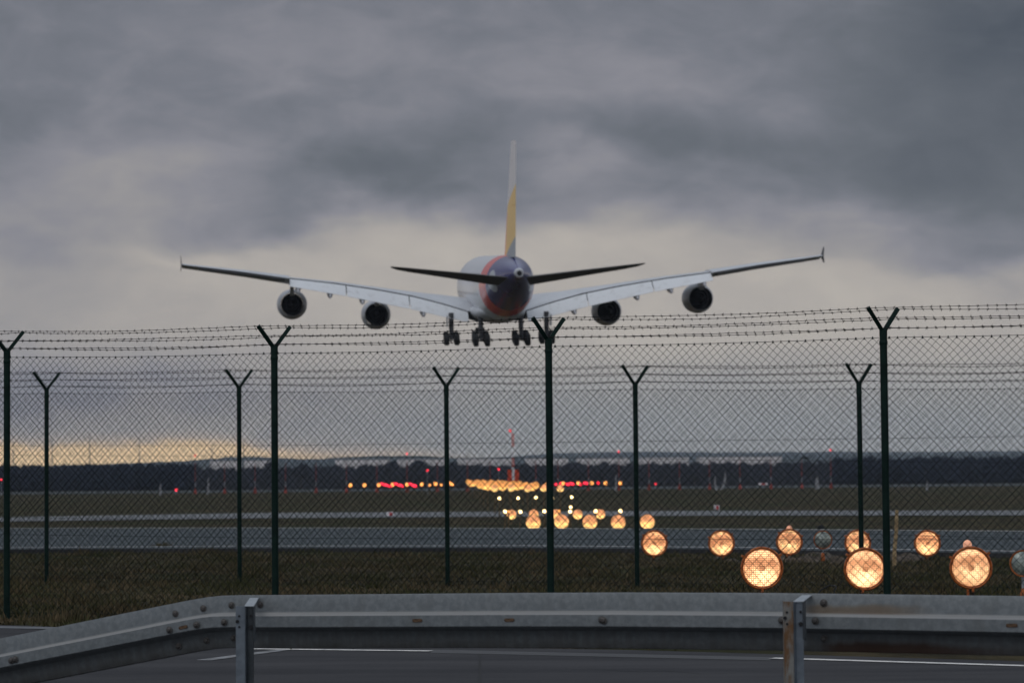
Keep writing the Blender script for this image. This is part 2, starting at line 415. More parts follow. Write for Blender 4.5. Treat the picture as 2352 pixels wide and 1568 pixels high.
# bare soil thrown up around the second row of lamps
mb = MB()
for k in range(26):
    c = G(R.uniform(1640,2130), R.uniform(1276,1293), 0); s = R.uniform(.12,.42)
    k2 = [(R.uniform(.7,1.1)) for _ in range(7)]
    mb.loft([[(c.x+s*q*math.cos(6.283*j/7), c.y+s*1.4*q*math.sin(6.283*j/7), -.01) for j, q in enumerate(k2)], [(c.x+.4*s*math.cos(6.283*j/7), c.y+.5*s*math.sin(6.283*j/7), R.uniform(.03,.08)) for j in range(7)]])
tag(mb.build('loose_soil', M['soil']), kind='stuff')

# ------------------------------------------------------------------ fences
def fence(name, posts, top_px, base_d, label, pr, first_h, label_posts=None, barb=True, seed=1):
    rr = random.Random(seed)
    root = empty(name, (posts[0][0], posts[0][1], 0)); o = Vector((posts[0][0], posts[0][1], 0))
    tag(root, label, 'fence')
    Ps = [Vector((x, y, 0)) for x, y in posts]; S = [0.]
    for a, b in zip(Ps, Ps[1:]): S.append(S[-1]+(b-a).length)
    def at(s):
        for i in range(len(Ps)-1):
            if s <= S[i+1] or i == len(Ps)-2:
                t = (s-S[i])/(S[i+1]-S[i]); p = Ps[i].lerp(Ps[i+1], t); tz = top_px[i]+(top_px[i+1]-top_px[i])*t
                return p, tz, (Ps[i+1]-Ps[i]).normalized(), t
    # woven mesh, one zigzag wire after another
    W2 = .0355; mb = MB(); nw = int(S[-1]/W2)
    for i in range(nw):
        pts = []; s0 = i*W2
        p, tz, d, t = at(s0+W2/2); nrm = Vector((d.y, -d.x, 0)); sag = -.018*math.sin(math.pi*t)
        nk = int((tz-.02)/W2)
        for k in range(nk+1):
            side = (k+i) % 2
            s = s0+W2*side + .006*math.sin(k*.35+s0*2.1)+.004*math.sin(k*.9+s0*5.)
            q, _, _, _ = at(min(max(s, 0), S[-1]-1e-4))
            z = tz+sag-k*W2*(tz-.02)/(nk*W2)
            pts.append(q+nrm*(.003*(1 if (k % 2) else -1)+.012*math.sin(s0*1.7+z*1.3)) + Vector((0,0,z)) - o)
        mb.tube(pts, .0031, 3, cap=False)
        if i % 2 == 0: mb.tube([pts[0]+Vector((0,0,-.010)), pts[0]+Vector((0,0,.012))], .0065 if i % 4 else .0040, 5)
    mb.build('chain_link', M['wire'], root, recalc=False)
    def line(nm, hz, r, jit, off=0., m='wire', barbs=False, i0=0, depth=(0,0)):
        mb = MB(); pts = []; s = 0.
        while s < S[-1]-.001:
            p, tz, d, t = at(s); nrm = Vector((d.y, -d.x, 0))
            z = hz(tz, t, s); pts.append(p + Vector((depth[0], depth[1], 0)) + Vector((0,0,z+rr.gauss(0, jit))) - o); s += .11
        mb.tube(pts, r, 3 if not barbs else 4, cap=False)
        if barbs:
            mb2 = [q+Vector((0,0,.003)) for q in pts]
            s = rr.uniform(0,.1)
            while s < S[-1]-.05:
                j = int(s/.11); f_ = s/.11-j
                if j+1 >= len(pts): break
                c = pts[j].lerp(pts[j+1], f_)
                for q in range(3):
                    a = rr.uniform(0, 3.14); b_ = rr.uniform(-.012, .012)
                    v = Vector((b_, math.cos(a)*.005, (.015+.004*rr.random())*(1 if q % 2 else -1)*abs(math.sin(a*.5+.6))))
                    mb.tube([c-v*.6, c+v], .0013, 3, cap=False)
                mb.tube([c-Vector((.011,0,0)), c+Vector((.011,0,0))], .0036, 4)
                s += .078
        mb.build(nm, M[m], root, recalc=False)
    line('tension_wire', lambda tz, t, s: tz-.012*math.sin(math.pi*t), .0026, .0007)
    line('tension_wire', lambda tz, t, s: tz-first_h, .0022, .0006)
    line('tension_wire', lambda tz, t, s: tz-2*first_h, .0022, .0006)
    line('tension_wire', lambda tz, t, s: .06, .0022, .0006)
    ah = .182*base_d; al = .142*base_d; ad = .11*base_d
    for sg in (-1, 1):
        for tt in (1., .52, .05):
            line('barbed_wire', lambda tz, t, s, tt=tt, sg=sg: tz+(.256-.178*(1-tt))*base_d-.02*math.sin(math.pi*t)*(1+.3*sg)+.004*math.sin(s*2+tt*9+sg), .0022, .0012, m='barb', barbs=True, depth=(sg*al*tt, sg*ad*tt))
    for i, (p, tz) in enumerate(zip(Ps, top_px)):
        q = p-o
        pb = MB(); lean = rr.gauss(0, .004)
        pb.lathe([(-.1, pr), (.4, pr), (1.5, pr), (tz+.01, pr), (tz+.01, pr*1.06), (tz+.062, pr*1.06), (tz+.066, pr*.8)], (0,0,0), 'z', 14)
        post = pb.build('post', M['post'], root, loc=q, smooth=True)
        cb = MB(); cb.lathe([(tz-.06, pr*1.02), (tz-.055, pr*1.14), (tz-.03, pr*1.14), (tz-.025, pr*1.02)], (0,0,0), 'z', 14)
        cb.build('clamp', M['post'], post, smooth=True)
        for sg in (-1, 1):
            ab = MB(); a = Vector((sg*.006, sg*.004, tz+.052)); b = Vector((sg*(al+.004), sg*ad, tz+.262*base_d))
            ab.bar(a, b, .034, .03, up=(sg*.2, -1, .0)); ab.build('arm', M['post'], post)
    return root
# near fence: its posts as seen, each at its own distance
def near_y(u): return 24.72/(1+.4184*u)
NP = []; NT = []
for x, yt, yb in ((-640,838,0),(13,820,0),(627,811,0),(1257,795,0),(2026,775,0),(2830,752,0)):
    d = 24.72/(1+.4184*((x-1176)/FPX)); p = P(x+3, yt, d); NP.append((p.x, p.y)); NT.append(p.z)
fence('perimeter_fence', NP, NT, .93, 'near dark green chain link fence with tall posts, in front of the lamps', .031, .835, seed=3)
FP = []; FT = []
for x, yt in ((-380,905),(105,903),(547,899),(1023,896),(1457,893.5),(1971,892),(2440,890),(2900,888)):
    d = 37.3+(x-105)/(1971-105)*(32.0-37.3); p = P(x+2, yt, d); FP.append((p.x, p.y)); FT.append(p.z)
fence('inner_fence', FP, FT, 1.06, 'farther chain link fence with shorter looking posts, standing behind the near green fence', .029, .82, seed=8)

# ------------------------------------------------------------------ guardrail
GR = empty('guardrail', (0,16,0)); GO = Vector((0,16,0))
tag(GR, 'weathered grey steel guardrail with rust stains running across the foreground', 'guardrail')
# top edge of the rail, picture position and distance
TOP = [(-330,1532,18.2),(0,1465,17.6),(250,1414.5,17.25),(430,1378,17.0),(475,1370.5,16.95),(505,1367.5,16.9),(540,1366.5,16.85),(632,1366,16.7),(1148,1361.5,16.15),(1435,1360,15.8),(1790,1361.5,15.45),(2352,1368.5,14.85),(2750,1376,14.4),(3700,1394,13.4)]
TP = [P(*t) for t in TOP]
PROF = [(-.004,-.038),(.0,-.030),(-.001,-.002),(-.012,.003),(-.092,.012),(-.100,.022),(-.113,.072),(-.119,.080),(-.182,.084),(-.190,.078),(-.206,.018),(-.214,.010),(-.298,.002),(-.309,-.003),(-.312,-.030)]
def rail_panel(i0, i1, off, origin, m, extra=None):
    pts = TP[i0:i1+1]
    if extra: pts = [extra]+pts
    rings = []; run = 0.; att = []
    for i, p in enumerate(pts):
        if i: run += (p-pts[i-1]).length
        for a, b in PROF+PROF[::-1]: att.append((run, b, a))
        d = (pts[min(i+1, len(pts)-1)]-pts[max(i-1, 0)]).normalized(); nrm = Vector((d.y, -d.x, 0)).normalized(); up = nrm.cross(Vector((d.x, d.y, d.z)))*-1
        up = Vector((-d.z*d.x, -d.z*d.y, 1-d.z*d.z)).normalized()
        ring = [p+up*a+nrm*(b+off)-origin for a, b in PROF]; ring += [p+up*a+nrm*(b+off-.004)-origin for a, b in PROF[::-1]]
        rings.append(ring)
    mb = MB(); mb.loft(rings)
    o = mb.build('rail_panel', m, GR, loc=origin-GO, smooth=True)
    A = o.data.attributes.new('along', 'FLOAT_VECTOR', 'POINT'); A.data.foreach_set('vector', [q for v in att for q in v])
    return o
def rail_at(x, tz, tn):          # point on the rail under picture column x: height below top, offset towards camera
    for a, b, pa, pb in zip(TOP, TOP[1:], TP, TP[1:]):
        if a[0] <= x <= b[0]:
            t = (x-a[0])/(b[0]-a[0]); p = pa.lerp(pb, t); d = (pb-pa).normalized(); nrm = Vector((d.y, -d.x, 0)).normalized()
            return p+nrm*tn+Vector((0,0,tz)), nrm, d
o_left = TP[5].copy(); o_mid = TP[8].copy(); o_right = TP[10].copy()
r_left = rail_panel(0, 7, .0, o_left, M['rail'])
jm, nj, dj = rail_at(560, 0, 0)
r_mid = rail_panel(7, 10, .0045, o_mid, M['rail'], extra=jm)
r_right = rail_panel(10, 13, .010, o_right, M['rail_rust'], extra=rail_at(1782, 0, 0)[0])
def hit(x, y, p, nrm):
    r = ray(x, y); o = Vector((0,0,CAMZ)); return o+r*((p-o).dot(nrm)/r.dot(nrm))
def bolts(panel, org, lst, off=0.):
    for (x, y) in lst:
        best = None
        for zz in (-.05, -.15, -.26):
            tn = {-.05: .009, -.15: .087, -.26: .008}[zz]+.003+off
            p, nrm, d = rail_at(x, zz, tn)
            q = hit(x, y, p, nrm); e = abs(q.z-p.z)
            if best is None or e < best[0]: best = (e, q, nrm)
        _, c, nrm = best
        mb = MB(); mb.lathe([(0, .021), (.003, .021), (.004, .015), (.010, .0135), (.014, .009)], (0,0,0), 'z', 10)
        o = mb.build('bolt', M['bolt'], panel, loc=c-org, smooth=True)
        o.rotation_euler = nrm.to_track_quat('Z', 'Y').to_euler()
Z8 = lambda a, b: (a/1.568/1.7415, (2250+b/1.568)/1.7415)
Z7 = lambda a, b: ((2500+a/1.474)/1.7415, (1950+b/1.474)/1.7415)
bolts(r_left, o_left, [Z8(1100,318),Z8(1275,285),Z8(1452,265),Z8(1062,420),Z8(1232,388),Z8(1405,372),Z8(1120,520),Z8(1295,485),Z8(70,612),Z8(95,604),Z8(1465,470)])
bolts(r_mid, o_mid, [Z8(1632,262),(1382,1422.5),(1386,1424)], .0045)
bolts(r_right, o_right, [Z7(1172,678),Z7(925,780),Z7(1122,783),Z7(1175,888)], .010)
def slots(panel, org, lst):
    for (x, y, off) in lst:
        p, nrm, d = rail_at(x, -.15, .0855+off); c = hit(x, y, p, nrm)
        mb = MB(); pts = []
        for j in range(12):
            a = 2*math.pi*j/12; pts.append(d*(.022*(1 if math.cos(a) > 0 else -1)+.009*math.cos(a))+Vector((0,0,.010*math.sin(a))))
        mb.loft([[q_+nrm*-.002 for q_ in pts], [q_+nrm*.0015 for q_ in pts]]); mb.build('slot', M['slot'], panel, loc=c-org)
slots(r_left, o_left, [(732/1.7415, 2507/1.7415, 0)]); slots(r_mid, o_mid, [(1669/1.7415, 2480/1.7415, .004), (2037/1.7415, 2478/1.7415, .004)]); slots(r_right, o_right, [(4047/1.7415, 2499.5/1.7415, .0105)])
def gpost(x0, xm, x1, ytop, d, rust, sx):
    a = P(x0, ytop, d); b = P(xm, ytop, d); c = P(x1, ytop, d); zt = a.z; base = Vector((b.x, d, 0)); q = base-GO
    L = .05
    mb = MB()
    # left flange and web folded to a sigma section, right part set back
    mb.loft([[Vector((a.x-b.x, -.004, z)), Vector((0, -.014, z)), Vector((.004, -.010, z)), Vector((a.x-b.x+.004, .0, z)), Vector((a.x-b.x+.004, .06, z)), Vector((a.x-b.x, .06, z))] for z in (-.5, zt)])
    post = mb.build('rail_post', M['steel_rust'] if rust else M['steel'], GR, loc=q)
    mb = MB(); wd = c.x-b.x
    mb.loft([[Vector((.0045, -.010, z)), Vector((wd*.35, .022, z)), Vector((wd, .018, z)), Vector((wd, .075, z)), Vector((wd-.005, .075, z)), Vector((wd-.006, .024, z)), Vector((wd*.33, .028, z)), Vector((.0045, -.003, z))] for z in (-.5, zt-.002)])
    mb.build('flange', M['steel'] if rust else M['steel_shade'], post)
    # bracket reaching back to the rail
    e, nrm, dd = rail_at(x1+sx, -.012, .02)
    e2 = e-base; wdt = .052
    mb = MB(); s = Vector((wd*.55, .01, zt-.004)); t = Vector((e2.x, e2.y, zt+.003))
    for h0, h1 in ((0, .004),):
        mb.loft([[s+Vector((-wdt/2,0,h0)), s+Vector((wdt/2,0,h0)), s+Vector((wdt/2,0,h1)), s+Vector((-wdt/2,0,h1))], [t+Vector((-wdt/2,0,h0)), t+Vector((wdt/2,0,h0)), t+Vector((wdt/2,0,h1)), t+Vector((-wdt/2,0,h1))]])
    br = mb.build('bracket', M['steel_pale'], post)
    mb = MB(); s2_ = s.lerp(t, .30)
    mb.loft([[s+Vector((wdt/2-.004,0,-.003)), s+Vector((wdt/2,0,-.003)), s+Vector((wdt/2,0,-.19)), s+Vector((wdt/2-.004,0,-.19))], [s2_+Vector((wdt/2-.004,0,-.003)), s2_+Vector((wdt/2,0,-.003)), s2_+Vector((wdt/2,0,-.21)), s2_+Vector((wdt/2-.004,0,-.21))]])
    mb.build('bracket_web', M['steel_shade'], post)
    for (hx, hz, hr) in ((-.030,-.055,.006),(-.040,-.085,.010),(-.030,-.115,.006),(wd*.75,-.055,.007),(wd*.75,-.118,.012)):
        mb = MB(); yy_ = -.006 if hx < 0 else .017
        mb.lathe([(-.004, hr), (.003, hr)], (0,0,0), 'y', 12); mb.build('bolt_hole', M['hole'], post, loc=(hx, yy_-.003, zt+hz))
    return post
gpost(541.5, 562, 580, 1391, 15.75, False, 9)
gpost(1800, 1820, 1845.5, 1380.5, 14.7, True, 13)

# ------------------------------------------------------------------ approach lamps
def lens_mat(name, strength, rows_only, col_hi, col_lo, N):
    m = bpy.data.materials.new(name); m.use_nodes = True; nt = m.node_tree; b = nt.nodes['Principled BSDF']
    x, y, z = xyz(nt, coords(nt)); x = x*(1/.182); z = z*(1/.182)
    oi = nt.nodes.new('ShaderNodeObjectInfo'); rnd = E(nt, oi.outputs['Random'])
    r2 = x*x+z*z
    cz = (z*N).frac()-.5; cx = (x*N*.92).frac()-.5
    line = cz.abs().step(.5, .20)*(cx.abs().step(.5, .24) if not rows_only else cx.abs().step(.5, .1)*.25+.75)
    nn = noise(nt, comb(nt, x+rnd*9., z, rnd*31.), 2.2, 2, .5)
    zl = z+.40+(rnd-.5)*.3
    hot = ((x*x*1.1+zl*zl*2.6)*-1.6).exp()*.75 + r2.step(.5, .98)*.22 + (z-.30).step(0., .5)*.30
    dim = nn.step(.3, .7)*.38+.75
    hub = ((x.abs() < .16)*(z.abs() < .15))*.5
    I = (hot+.42)*dim*(1.-hub)
    I = I*(line*.78+.40)*(1.-r2.step(.72, 1.05)*.45)
    hue = (I-.35).step(.0, .75)
    c = mixc(nt, hue, col_lo, col_hi)
    nt.links.new(c.k, b.inputs['Emission Color']); nt.links.new((I*strength*(rnd*.5+.75)).k, b.inputs['Emission Strength'])
    b.inputs['Base Color'].default_value = (.08,.05,.03,1); b.inputs['Roughness'].default_value = .25
    return m
M['lens'] = lens_mat('lit_prism_lens', 1.95, False, (1.0,.76,.40,1), (1.0,.40,.17,1), 9.5)
M['lens_rows'] = lens_mat('lit_ribbed_lens', 1.65, True, (1.0,.69,.31,1), (1.0,.36,.15,1), 7.)
M['orange'] = mat('orange_paint', rough=.5, fn=mottle((.32,.072,.008,1), (.44,.115,.012,1), 20.))
M['orange_dark'] = mat('orange_rim_inner', rough=.55, base=(.20,.028,.006,1))
M['glass'] = mat('clear_lens_glass', rough=.15, spec=.8, fn=lambda nt: mixc(nt, noise(nt, coords(nt), 14., 3).step(.4,.6), (.20,.235,.22,1), (.42,.46,.40,1)))
M['salmon'] = mat('salmon_marker', rough=.6, base=(.75,.36,.22,1), emit=(1,.45,.27,1), estr=.42)
M['pipe'] = mat('stem_pipe', rough=.6, base=(.12,.075,.03,1))
def big_lamp(lens_m):
    o = empty('approach_lamp')
    mb = MB(); mb.lathe([(.015,.196),(.06,.19),(.13,.15),(.18,.09),(.20,.05)], (0,0,0), 'y', 24); mb.build('housing', M['orange'], o, smooth=True)
    mb = MB()
    rings = []
    for j in range(40):
        a = 2*math.pi*j/40; ring = []
        for k in range(8):
            b = 2*math.pi*k/8; rr_ = .197+.0125*math.cos(b); ring.append((rr_*math.cos(a), -.004+.022*math.sin(b), rr_*math.sin(a)))
        rings.append(ring)
    rings.append(rings[0]); mb.loft(rings, cap=False); rim = mb.build('rim', M['orange'], o, smooth=True)
    mb = MB(); mb.lathe([(-.02,.186),(.004,.186),(.004,.177),(-.016,.180)], (0,0,0), 'y', 32, cap=False); mb.build('inner_ring', M['orange_dark'], rim, smooth=True)
    mb = MB(); prof = [(-.004-.022*math.cos(t*math.pi/2), .182*math.sin(t*math.pi/2)) for t in (0.001,.2,.4,.6,.8,1.)]
    mb.lathe(prof, (0,0,0), 'y', 32); mb.build('lens', lens_m, o, smooth=True)
    for a in (35, 148, 270):
        mb = MB(); ca, sa = math.cos(rad(a)), math.sin(rad(a))
        mb.box((ca*.213, -.005, sa*.213), (.020,.022,.011), 0, Matrix.Rotation(-rad(a), 3, 'Y')); mb.lathe([(-.030,.009),(-.012,.009)], (ca*.219, 0, sa*.219), 'y', 8)
        mb.build('clamp', M['orange'], o)
    return o
def add_stem(o, h, rr_=.022):
    mb = MB(); mb.lathe([(-h-.05, rr_), (-.19, rr_)], (0,.09,0), 'z', 10); mb.lathe([(-h-.02, rr_*2), (-h+.03, rr_*1.6)], (0,.09,0), 'z', 10)
    st = mb.build('stem', M['pipe'], o, smooth=True); return st
def put(o, x, y, d):
    p = P(x, y, d); o.location = p; return p
proto1 = None
lab1 = ['large lit round lamp nearest the left guardrail bracket, just behind the near fence', 'large lit round lamp half hidden by the thick near fence post', 'large lit round lamp at far right with a salmon knob above its rim']
for i, (x, y) in enumerate(((1750,1304),(1987,1306),(2230,1303))):
    if proto1 is None:
        proto1 = big_lamp(M['lens']); o = proto1
    else: o = copy_tree(proto1)
    p = put(o, x, y, 28.0); o.scale = (1.02,1,1.02)
    add_stem(o, p.z-terr(p.x, 28), .026); o.rotation_euler = (0, rad((0,7,-4)[i]), rad((1,-1,-3)[i]))
    tag(o, lab1[i], 'lamp', 'large approach lamps between the fences')
proto2 = None
for i, (x, y) in enumerate(((1503,1247),(1657,1247),(1813,1244),(1970,1246),(2130,1247))):
    if proto2 is None: proto2 = big_lamp(M['lens_rows']); o = proto2
    else: o = copy_tree(proto2)
    p = put(o, x, y, 44.0); add_stem(o, p.z-terr(p.x, 44), .024); o.rotation_euler = (0, rad((4,-6,10,-3,2)[i]), rad((2,0,-1,1,-2)[i]))
    if i == 1: o['note'] = 0; del o['note']
    tag(o, ['medium lit lamp just right of the inner fence post, first of the row of five', 'medium lit lamp with a pinkish dim lens, second from left in the row of five', 'medium lit lamp with a small knob on top, middle of the row of five',
            'medium lit lamp crossed by the dark inner fence post, fourth in the row of five', 'medium lit lamp right of the wooden stake, last of the row of five'][i], 'lamp', 'row of five lamps behind the inner fence')
def clear_lamp(x, y, d, r, label):
    p = P(x, y, d); o = empty('unlit_lamp', p); tag(o, label, 'lamp')
    k = r/.13
    mb = MB(); mb.lathe([(-.05*k,.002),(-.045*k,.05*k),(-.03*k,.09*k),(-.0,.118*k)], (0,0,0), 'y', 24); mb.build('lens', M['glass'], o, smooth=True)
    mb = MB(); mb.lathe([(-.005,.118*k),(-.012,.132*k),(.02,.132*k),(.03,.122*k)], (0,0,0), 'y', 24, cap=False); mb.build('rim', M['orange'], o, smooth=True)
    mb = MB(); mb.lathe([(.02,.125*k),(.09*k,.09*k),(.13*k,.03*k)], (0,0,0), 'y', 20); mb.build('housing', M['steel'], o, smooth=True)
    zb = terr(p.x, d)-p.z
    mb = MB(); mb.lathe([(zb+.05,.014),(-.125*k,.014)], (0,.03,0), 'z', 8); mb.build('stem', M['steel_pale'], o)
    mb = MB(); mb.lathe([(zb-.03,.03),(zb+.02,.035),(zb+.10,.028),(zb+.13,.016)], (0,.03,0), 'z', 10); mb.build('coupling', M['orange'], o, smooth=True)
clear_lamp(1890, 1239, 44.6, .145, 'unlit clear glass lamp on a thin stem with an orange coupling')
clear_lamp(2350, 1293, 28.8, .135, 'unlit clear glass lamp cut by the right edge, beside the last large lamp')
def knob(x, y, d, r, label):
    p = P(x, y, d); o = empty('marker_light', p); tag(o, label, 'marker light')
    mb = MB(); mb.lathe([(-r*1.1, r*.8), (-r*.3, r), (r*.3, r*.95), (r*.75, r*.62), (r, r*.05)], (0,0,0), 'z', 14); mb.build('dome', M['salmon'], o, smooth=True)
    zb = terr(p.x, d)-p.z
    mb = MB(); mb.lathe([(zb-.02, r*.35), (-r, r*.35)], (0,0,0), 'z', 8); mb.build('stem', M['orange'], o)
knob(1813, 1213, 47., .052, 'small salmon coloured dome peeking over the middle lamp of the five')
knob(2222, 1249, 29.6, .046, 'larger salmon coloured dome peeking over the right large lamp')

# lamps farther off: one mesh each with a glowing lens
def glow_mat(name, c, s):
    return mat(name, base=(.1,.05,.02,1), rough=.4, emit=c, estr=s)
def halflit(name, c_lo, c_hi, s_lo, s_hi, r):
    m = bpy.data.materials.new(name); m.use_nodes = True; nt = m.node_tree; b = nt.nodes['Principled BSDF']
    x, y, z = xyz(nt, coords(nt)); oi = nt.nodes.new('ShaderNodeObjectInfo'); rnd = E(nt, oi.outputs['Random'])
    t = (z*(-1./r)+(noise(nt, comb(nt, x*(1/r), z*(1/r), rnd*20.), 1.6, 3)-.5)*1.6+(rnd-.5)*.5).step(-.35, .55)
    nt.links.new(mixc(nt, t, c_lo, c_hi).k, b.inputs['Emission Color']); nt.links.new((t*(s_hi-s_lo)+s_lo).k, b.inputs['Emission Strength'])
    b.inputs['Base Color'].default_value = (.1,.05,.03,1); return m
M['far_lens'] = halflit('far_lit_lens', (1,.40,.16,1), (1,.60,.20,1), .92, 1.75, .21)
M['band_lens'] = halflit('band_lit_lens', (1,.40,.10,1), (1,.54,.15,1), 1.05, 1.75, .27)
M['hot_lens'] = glow_mat('hot_white_lens', (1,.70,.30,1), 6.)
M['amber_lens'] = glow_mat('amber_lens', (1,.38,.09,1), 2.0)
M['red_lens'] = glow_mat('red_lens', (1,.02,.055,1), 2.6)
M['red_dim'] = glow_mat('red_lens_bright', (1,.03,.06,1), 2.2)
def small_lamp(name, r, lens, stem):
    mb = MB(); mb.lathe([(-.25*r, .02*r), (-.22*r, .5*r), (-.12*r, .85*r), (0, r), (.15*r, 1.06*r), (.5*r, .8*r), (.8*r, .3*r)], (0,0,0), 'y', 18, mis=[0,0,0,1,1,1])
    if stem > r: mb.lathe([(-stem, .045), (-r*.9, .035)], (0,.25*r,0), 'z', 6, mi=1)
    return mb.build(name, [lens, M['pipe']], smooth=True)
PROT = {}
def far_lamp(name, r, lens, x, y, d, label, cat, group, scale=1.):
    p = P(x, y, d); h = max(0, p.z-terr(p.x, d)+.02)
    key = (name, r, lens, round(h, 1))
    if key not in PROT: PROT[key] = small_lamp(name, r, M[lens], h); o = PROT[key]
    else:
        o = PROT[key].copy(); COL.objects.link(o)
    o.location = p; tag(o, label, cat, group); return o
rowsA = [(108, 1198.5, [1225,1290,1355,1420,1487], .28, 'far_lens', 'in the row cut by the far road edge'),
         (138, 1180, [1175,1226,1277,1327,1379], .235, 'far_lens', 'in the row over the pale taxiway strip'),
         (186, 1120.5, [1136,1174,1212,1249,1287], .235, 'far_lens', 'in the row hanging below the bright band')]
for d, y, xs, r, lm, txt in rowsA:
    for i, x in enumerate(xs):
        far_lamp('approach_lamp', r, lm, x, y+R.uniform(-1,1), d, f'{ORD[i]} amber lamp from the left {txt}', 'lamp', 'lit lamps '+txt)
for i, (x, y) in enumerate(((1147,1144),(1190,1143.5),(1231,1142),(1268,1143),(1313,1141))):
    far_lamp('stalk_lamp', .088, 'hot_lens', x, y, 168, f'{ORD[i]} white hot lamp from the left in the upper stalk row', 'lamp', 'upper row of white stalk lamps on the far grass')
for i, (x, y) in enumerate(((1160,1174),(1195,1174.5),(1250,1173.5),(1310,1174),(1368,1173.5),(1425,1173))):
    far_lamp('stalk_lamp', .078, 'hot_lens', x, y, 123, f'{ORD[i]} white hot lamp from the left in the lower stalk row', 'lamp', 'lower row of white stalk lamps by the taxiway')
far_lamp('stalk_lamp', .066, 'hot_lens', 1310.5, 1164, 126, 'white hot stalk lamp floating just above the fourth lamp of the lower row', 'lamp', None)
far_lamp('stalk_lamp', .05, 'amber_lens', 1284, 1172.5, 123, 'faint amber stalk lamp left of the doubled bright pair', 'lamp', None)
far_lamp('stalk_lamp', .05, 'amber_lens', 1168, 1174, 123, 'faint amber stalk lamp touching the first lamp of the lower row', 'lamp', None)
for k, d in enumerate((216, 246, 276, 306, 336, 366, 396, 426)):
    cx = 1150+ (4.9-.0168*d)*FPX/d + (-6 if k > 4 else 0); y0 = 1116-1.5*k
    for j in range(5):
        far_lamp('approach_lamp', .30, 'band_lens', cx+(j-2)*1.14*FPX/d, y0+R.uniform(-1.5,1.5), d, 'amber lamp merged into the dense bright band left of the near fence post', 'lamp', 'approach lamps merging into a bright band under the tower')
for i, x in enumerate((1081,1088,1096,1104,1113,1121)):
    far_lamp('approach_lamp', .26, 'band_lens', x, 1111.5-.6*i+R.uniform(-1,1), 330, 'amber lamp in the left tail of the dense bright band', 'lamp', 'amber lamps trailing left of the bright band')
for i, (x, y) in enumerate(((805,1114),(837,1113.5),(870,1113),(902,1112),(935,1112),(969,1111.5),(1000,1110.5),(1034,1109.5),(1293,1109.5),(1328,1109),(1359,1109),(1391,1109),(1425,1109))):
    far_lamp('threshold_lamp', .30, 'amber_lens', x, y, 440, (f'{ORD[i]} amber lamp from the left in the line left of the band' if i < 8 else f'{ORD[i-8]} amber lamp from the left in the line right of the band'), 'lamp', 'amber threshold lamps in one line')
for i, (x, y) in enumerate(((987,1113.5),(1013,1113),(1040,1112.5))):
    far_lamp('threshold_lamp', .2, 'amber_lens', x, y, 430, f'{ORD[i]} small dim amber lamp low between the left threshold lamps', 'lamp', 'small dim amber lamps')
for c, (xa, ya, xb, yb) in enumerate(((876,1110.5,897,1116),(906,1110,924,1115.5),(940,1110.5,955,1116))):
    for j in range(5):
        t = j/4; far_lamp('red_side_lamp', .20, 'red_lens', xa+(xb-xa)*t, ya+(yb-ya)*t, 425-8*j, f'red lamp inside the {ORD[c]} slanting red streak left of the band', 'lamp', f'{ORD[c]} red streak of lamps')
for i, (x, y) in enumerate(((1276.5,1112),(1287,1109.5),(1302,1110.5),(1306,1112),(1311,1110),(1316,1111),(1333,1112),(1342,1108.5),(1347,1109.5),(1374,1108.5))):
    far_lamp('red_side_lamp', .21, 'red_lens', x, y, 420, f'{ORD[i]} red lamp from the left, right of the near fence post', 'lamp', 'red lamps right of the bright band')

# ------------------------------------------------------------------ antenna masts
M['mast_red'] = mat('mast_red', rough=.6, base=(.30,.035,.022,1)); M['mast_white'] = mat('mast_white', rough=.6, base=(.30,.30,.32,1))
M['screen_wire'] = mat('screen_wire', rough=.7, base=(.12,.12,.13,1))
M['tower_red'] = mat('tower_red', rough=.55, base=(.62,.062,.018,1)); M['tower_white'] = mat('tower_white', rough=.5, base=(.75,.76,.78,1))
MX = [448.5,516,586,656,726,796,865.6,935,1005,1074,1126,1231,1282,1352,1422,1491,1561,1630,1700,1771,1842,1909]
DM = 480.; 
def mast(h, lamp):
    o = empty('antenna_mast')
    nb_ = 6
    for k in range(nb_):
        mb = MB(); z0 = h*k/nb_; z1 = h*(k+1)/nb_
        mb.tube([(0,0,z0),(0,0,z1)], .075-.008*k, 6); mb.build('mast_section', M['mast_red'] if k % 2 == 0 or k == 3 else M['mast_white'], o)
    mb = MB(); mb.lathe([(0,.30),(.35,.26),(.75,.09)], (0,0,0), 'z', 8); mb.build('base', M['mast_red'], o)
    if lamp: 
        mb = MB(); mb.lathe([(h, .08),(h+.12,.14),(h+.28,.14),(h+.36,.03)], (0,0,0), 'z', 10); mb.build('red_lamp', M['red_dim'], o, smooth=True)
    return o
pm = None; mast_pts = []
for i, x in enumerate(MX):
    y = 1126.5-(x-1176)*.0085; p = G(x, y, .52); k = DM/p.y; p = P(x, y, DM); z = terr(p.x, DM)
    lamp = x in (448.5, 935, 1422, 1909)
    if lamp: o = mast(6.3, True)
    elif pm is None: pm = mast(6.1, False); o = pm
    else: o = copy_tree(pm)
    o.location = (p.x, DM, z); mast_pts.append((p.x, z))
    tag(o, f'{ORD[i]} thin red and white mast from the left, far field' + (', red lamp on top' if lamp else ''), 'mast', 'red and white antenna masts across the far field')
ws = empty('wire_screen', (mast_pts[0][0], DM, mast_pts[0][1])); tag(ws, 'screen of thin horizontal wires strung between the red and white masts', 'wire screen')
for k in range(15):
    mb = MB(); mb.tube([(mast_pts[0][0]-mast_pts[0][0], .1, .55+k*.30), (mast_pts[-1][0]-mast_pts[0][0], .1, .55+k*.30)], .03, 4); mb.build('wire', M['screen_wire'], ws)
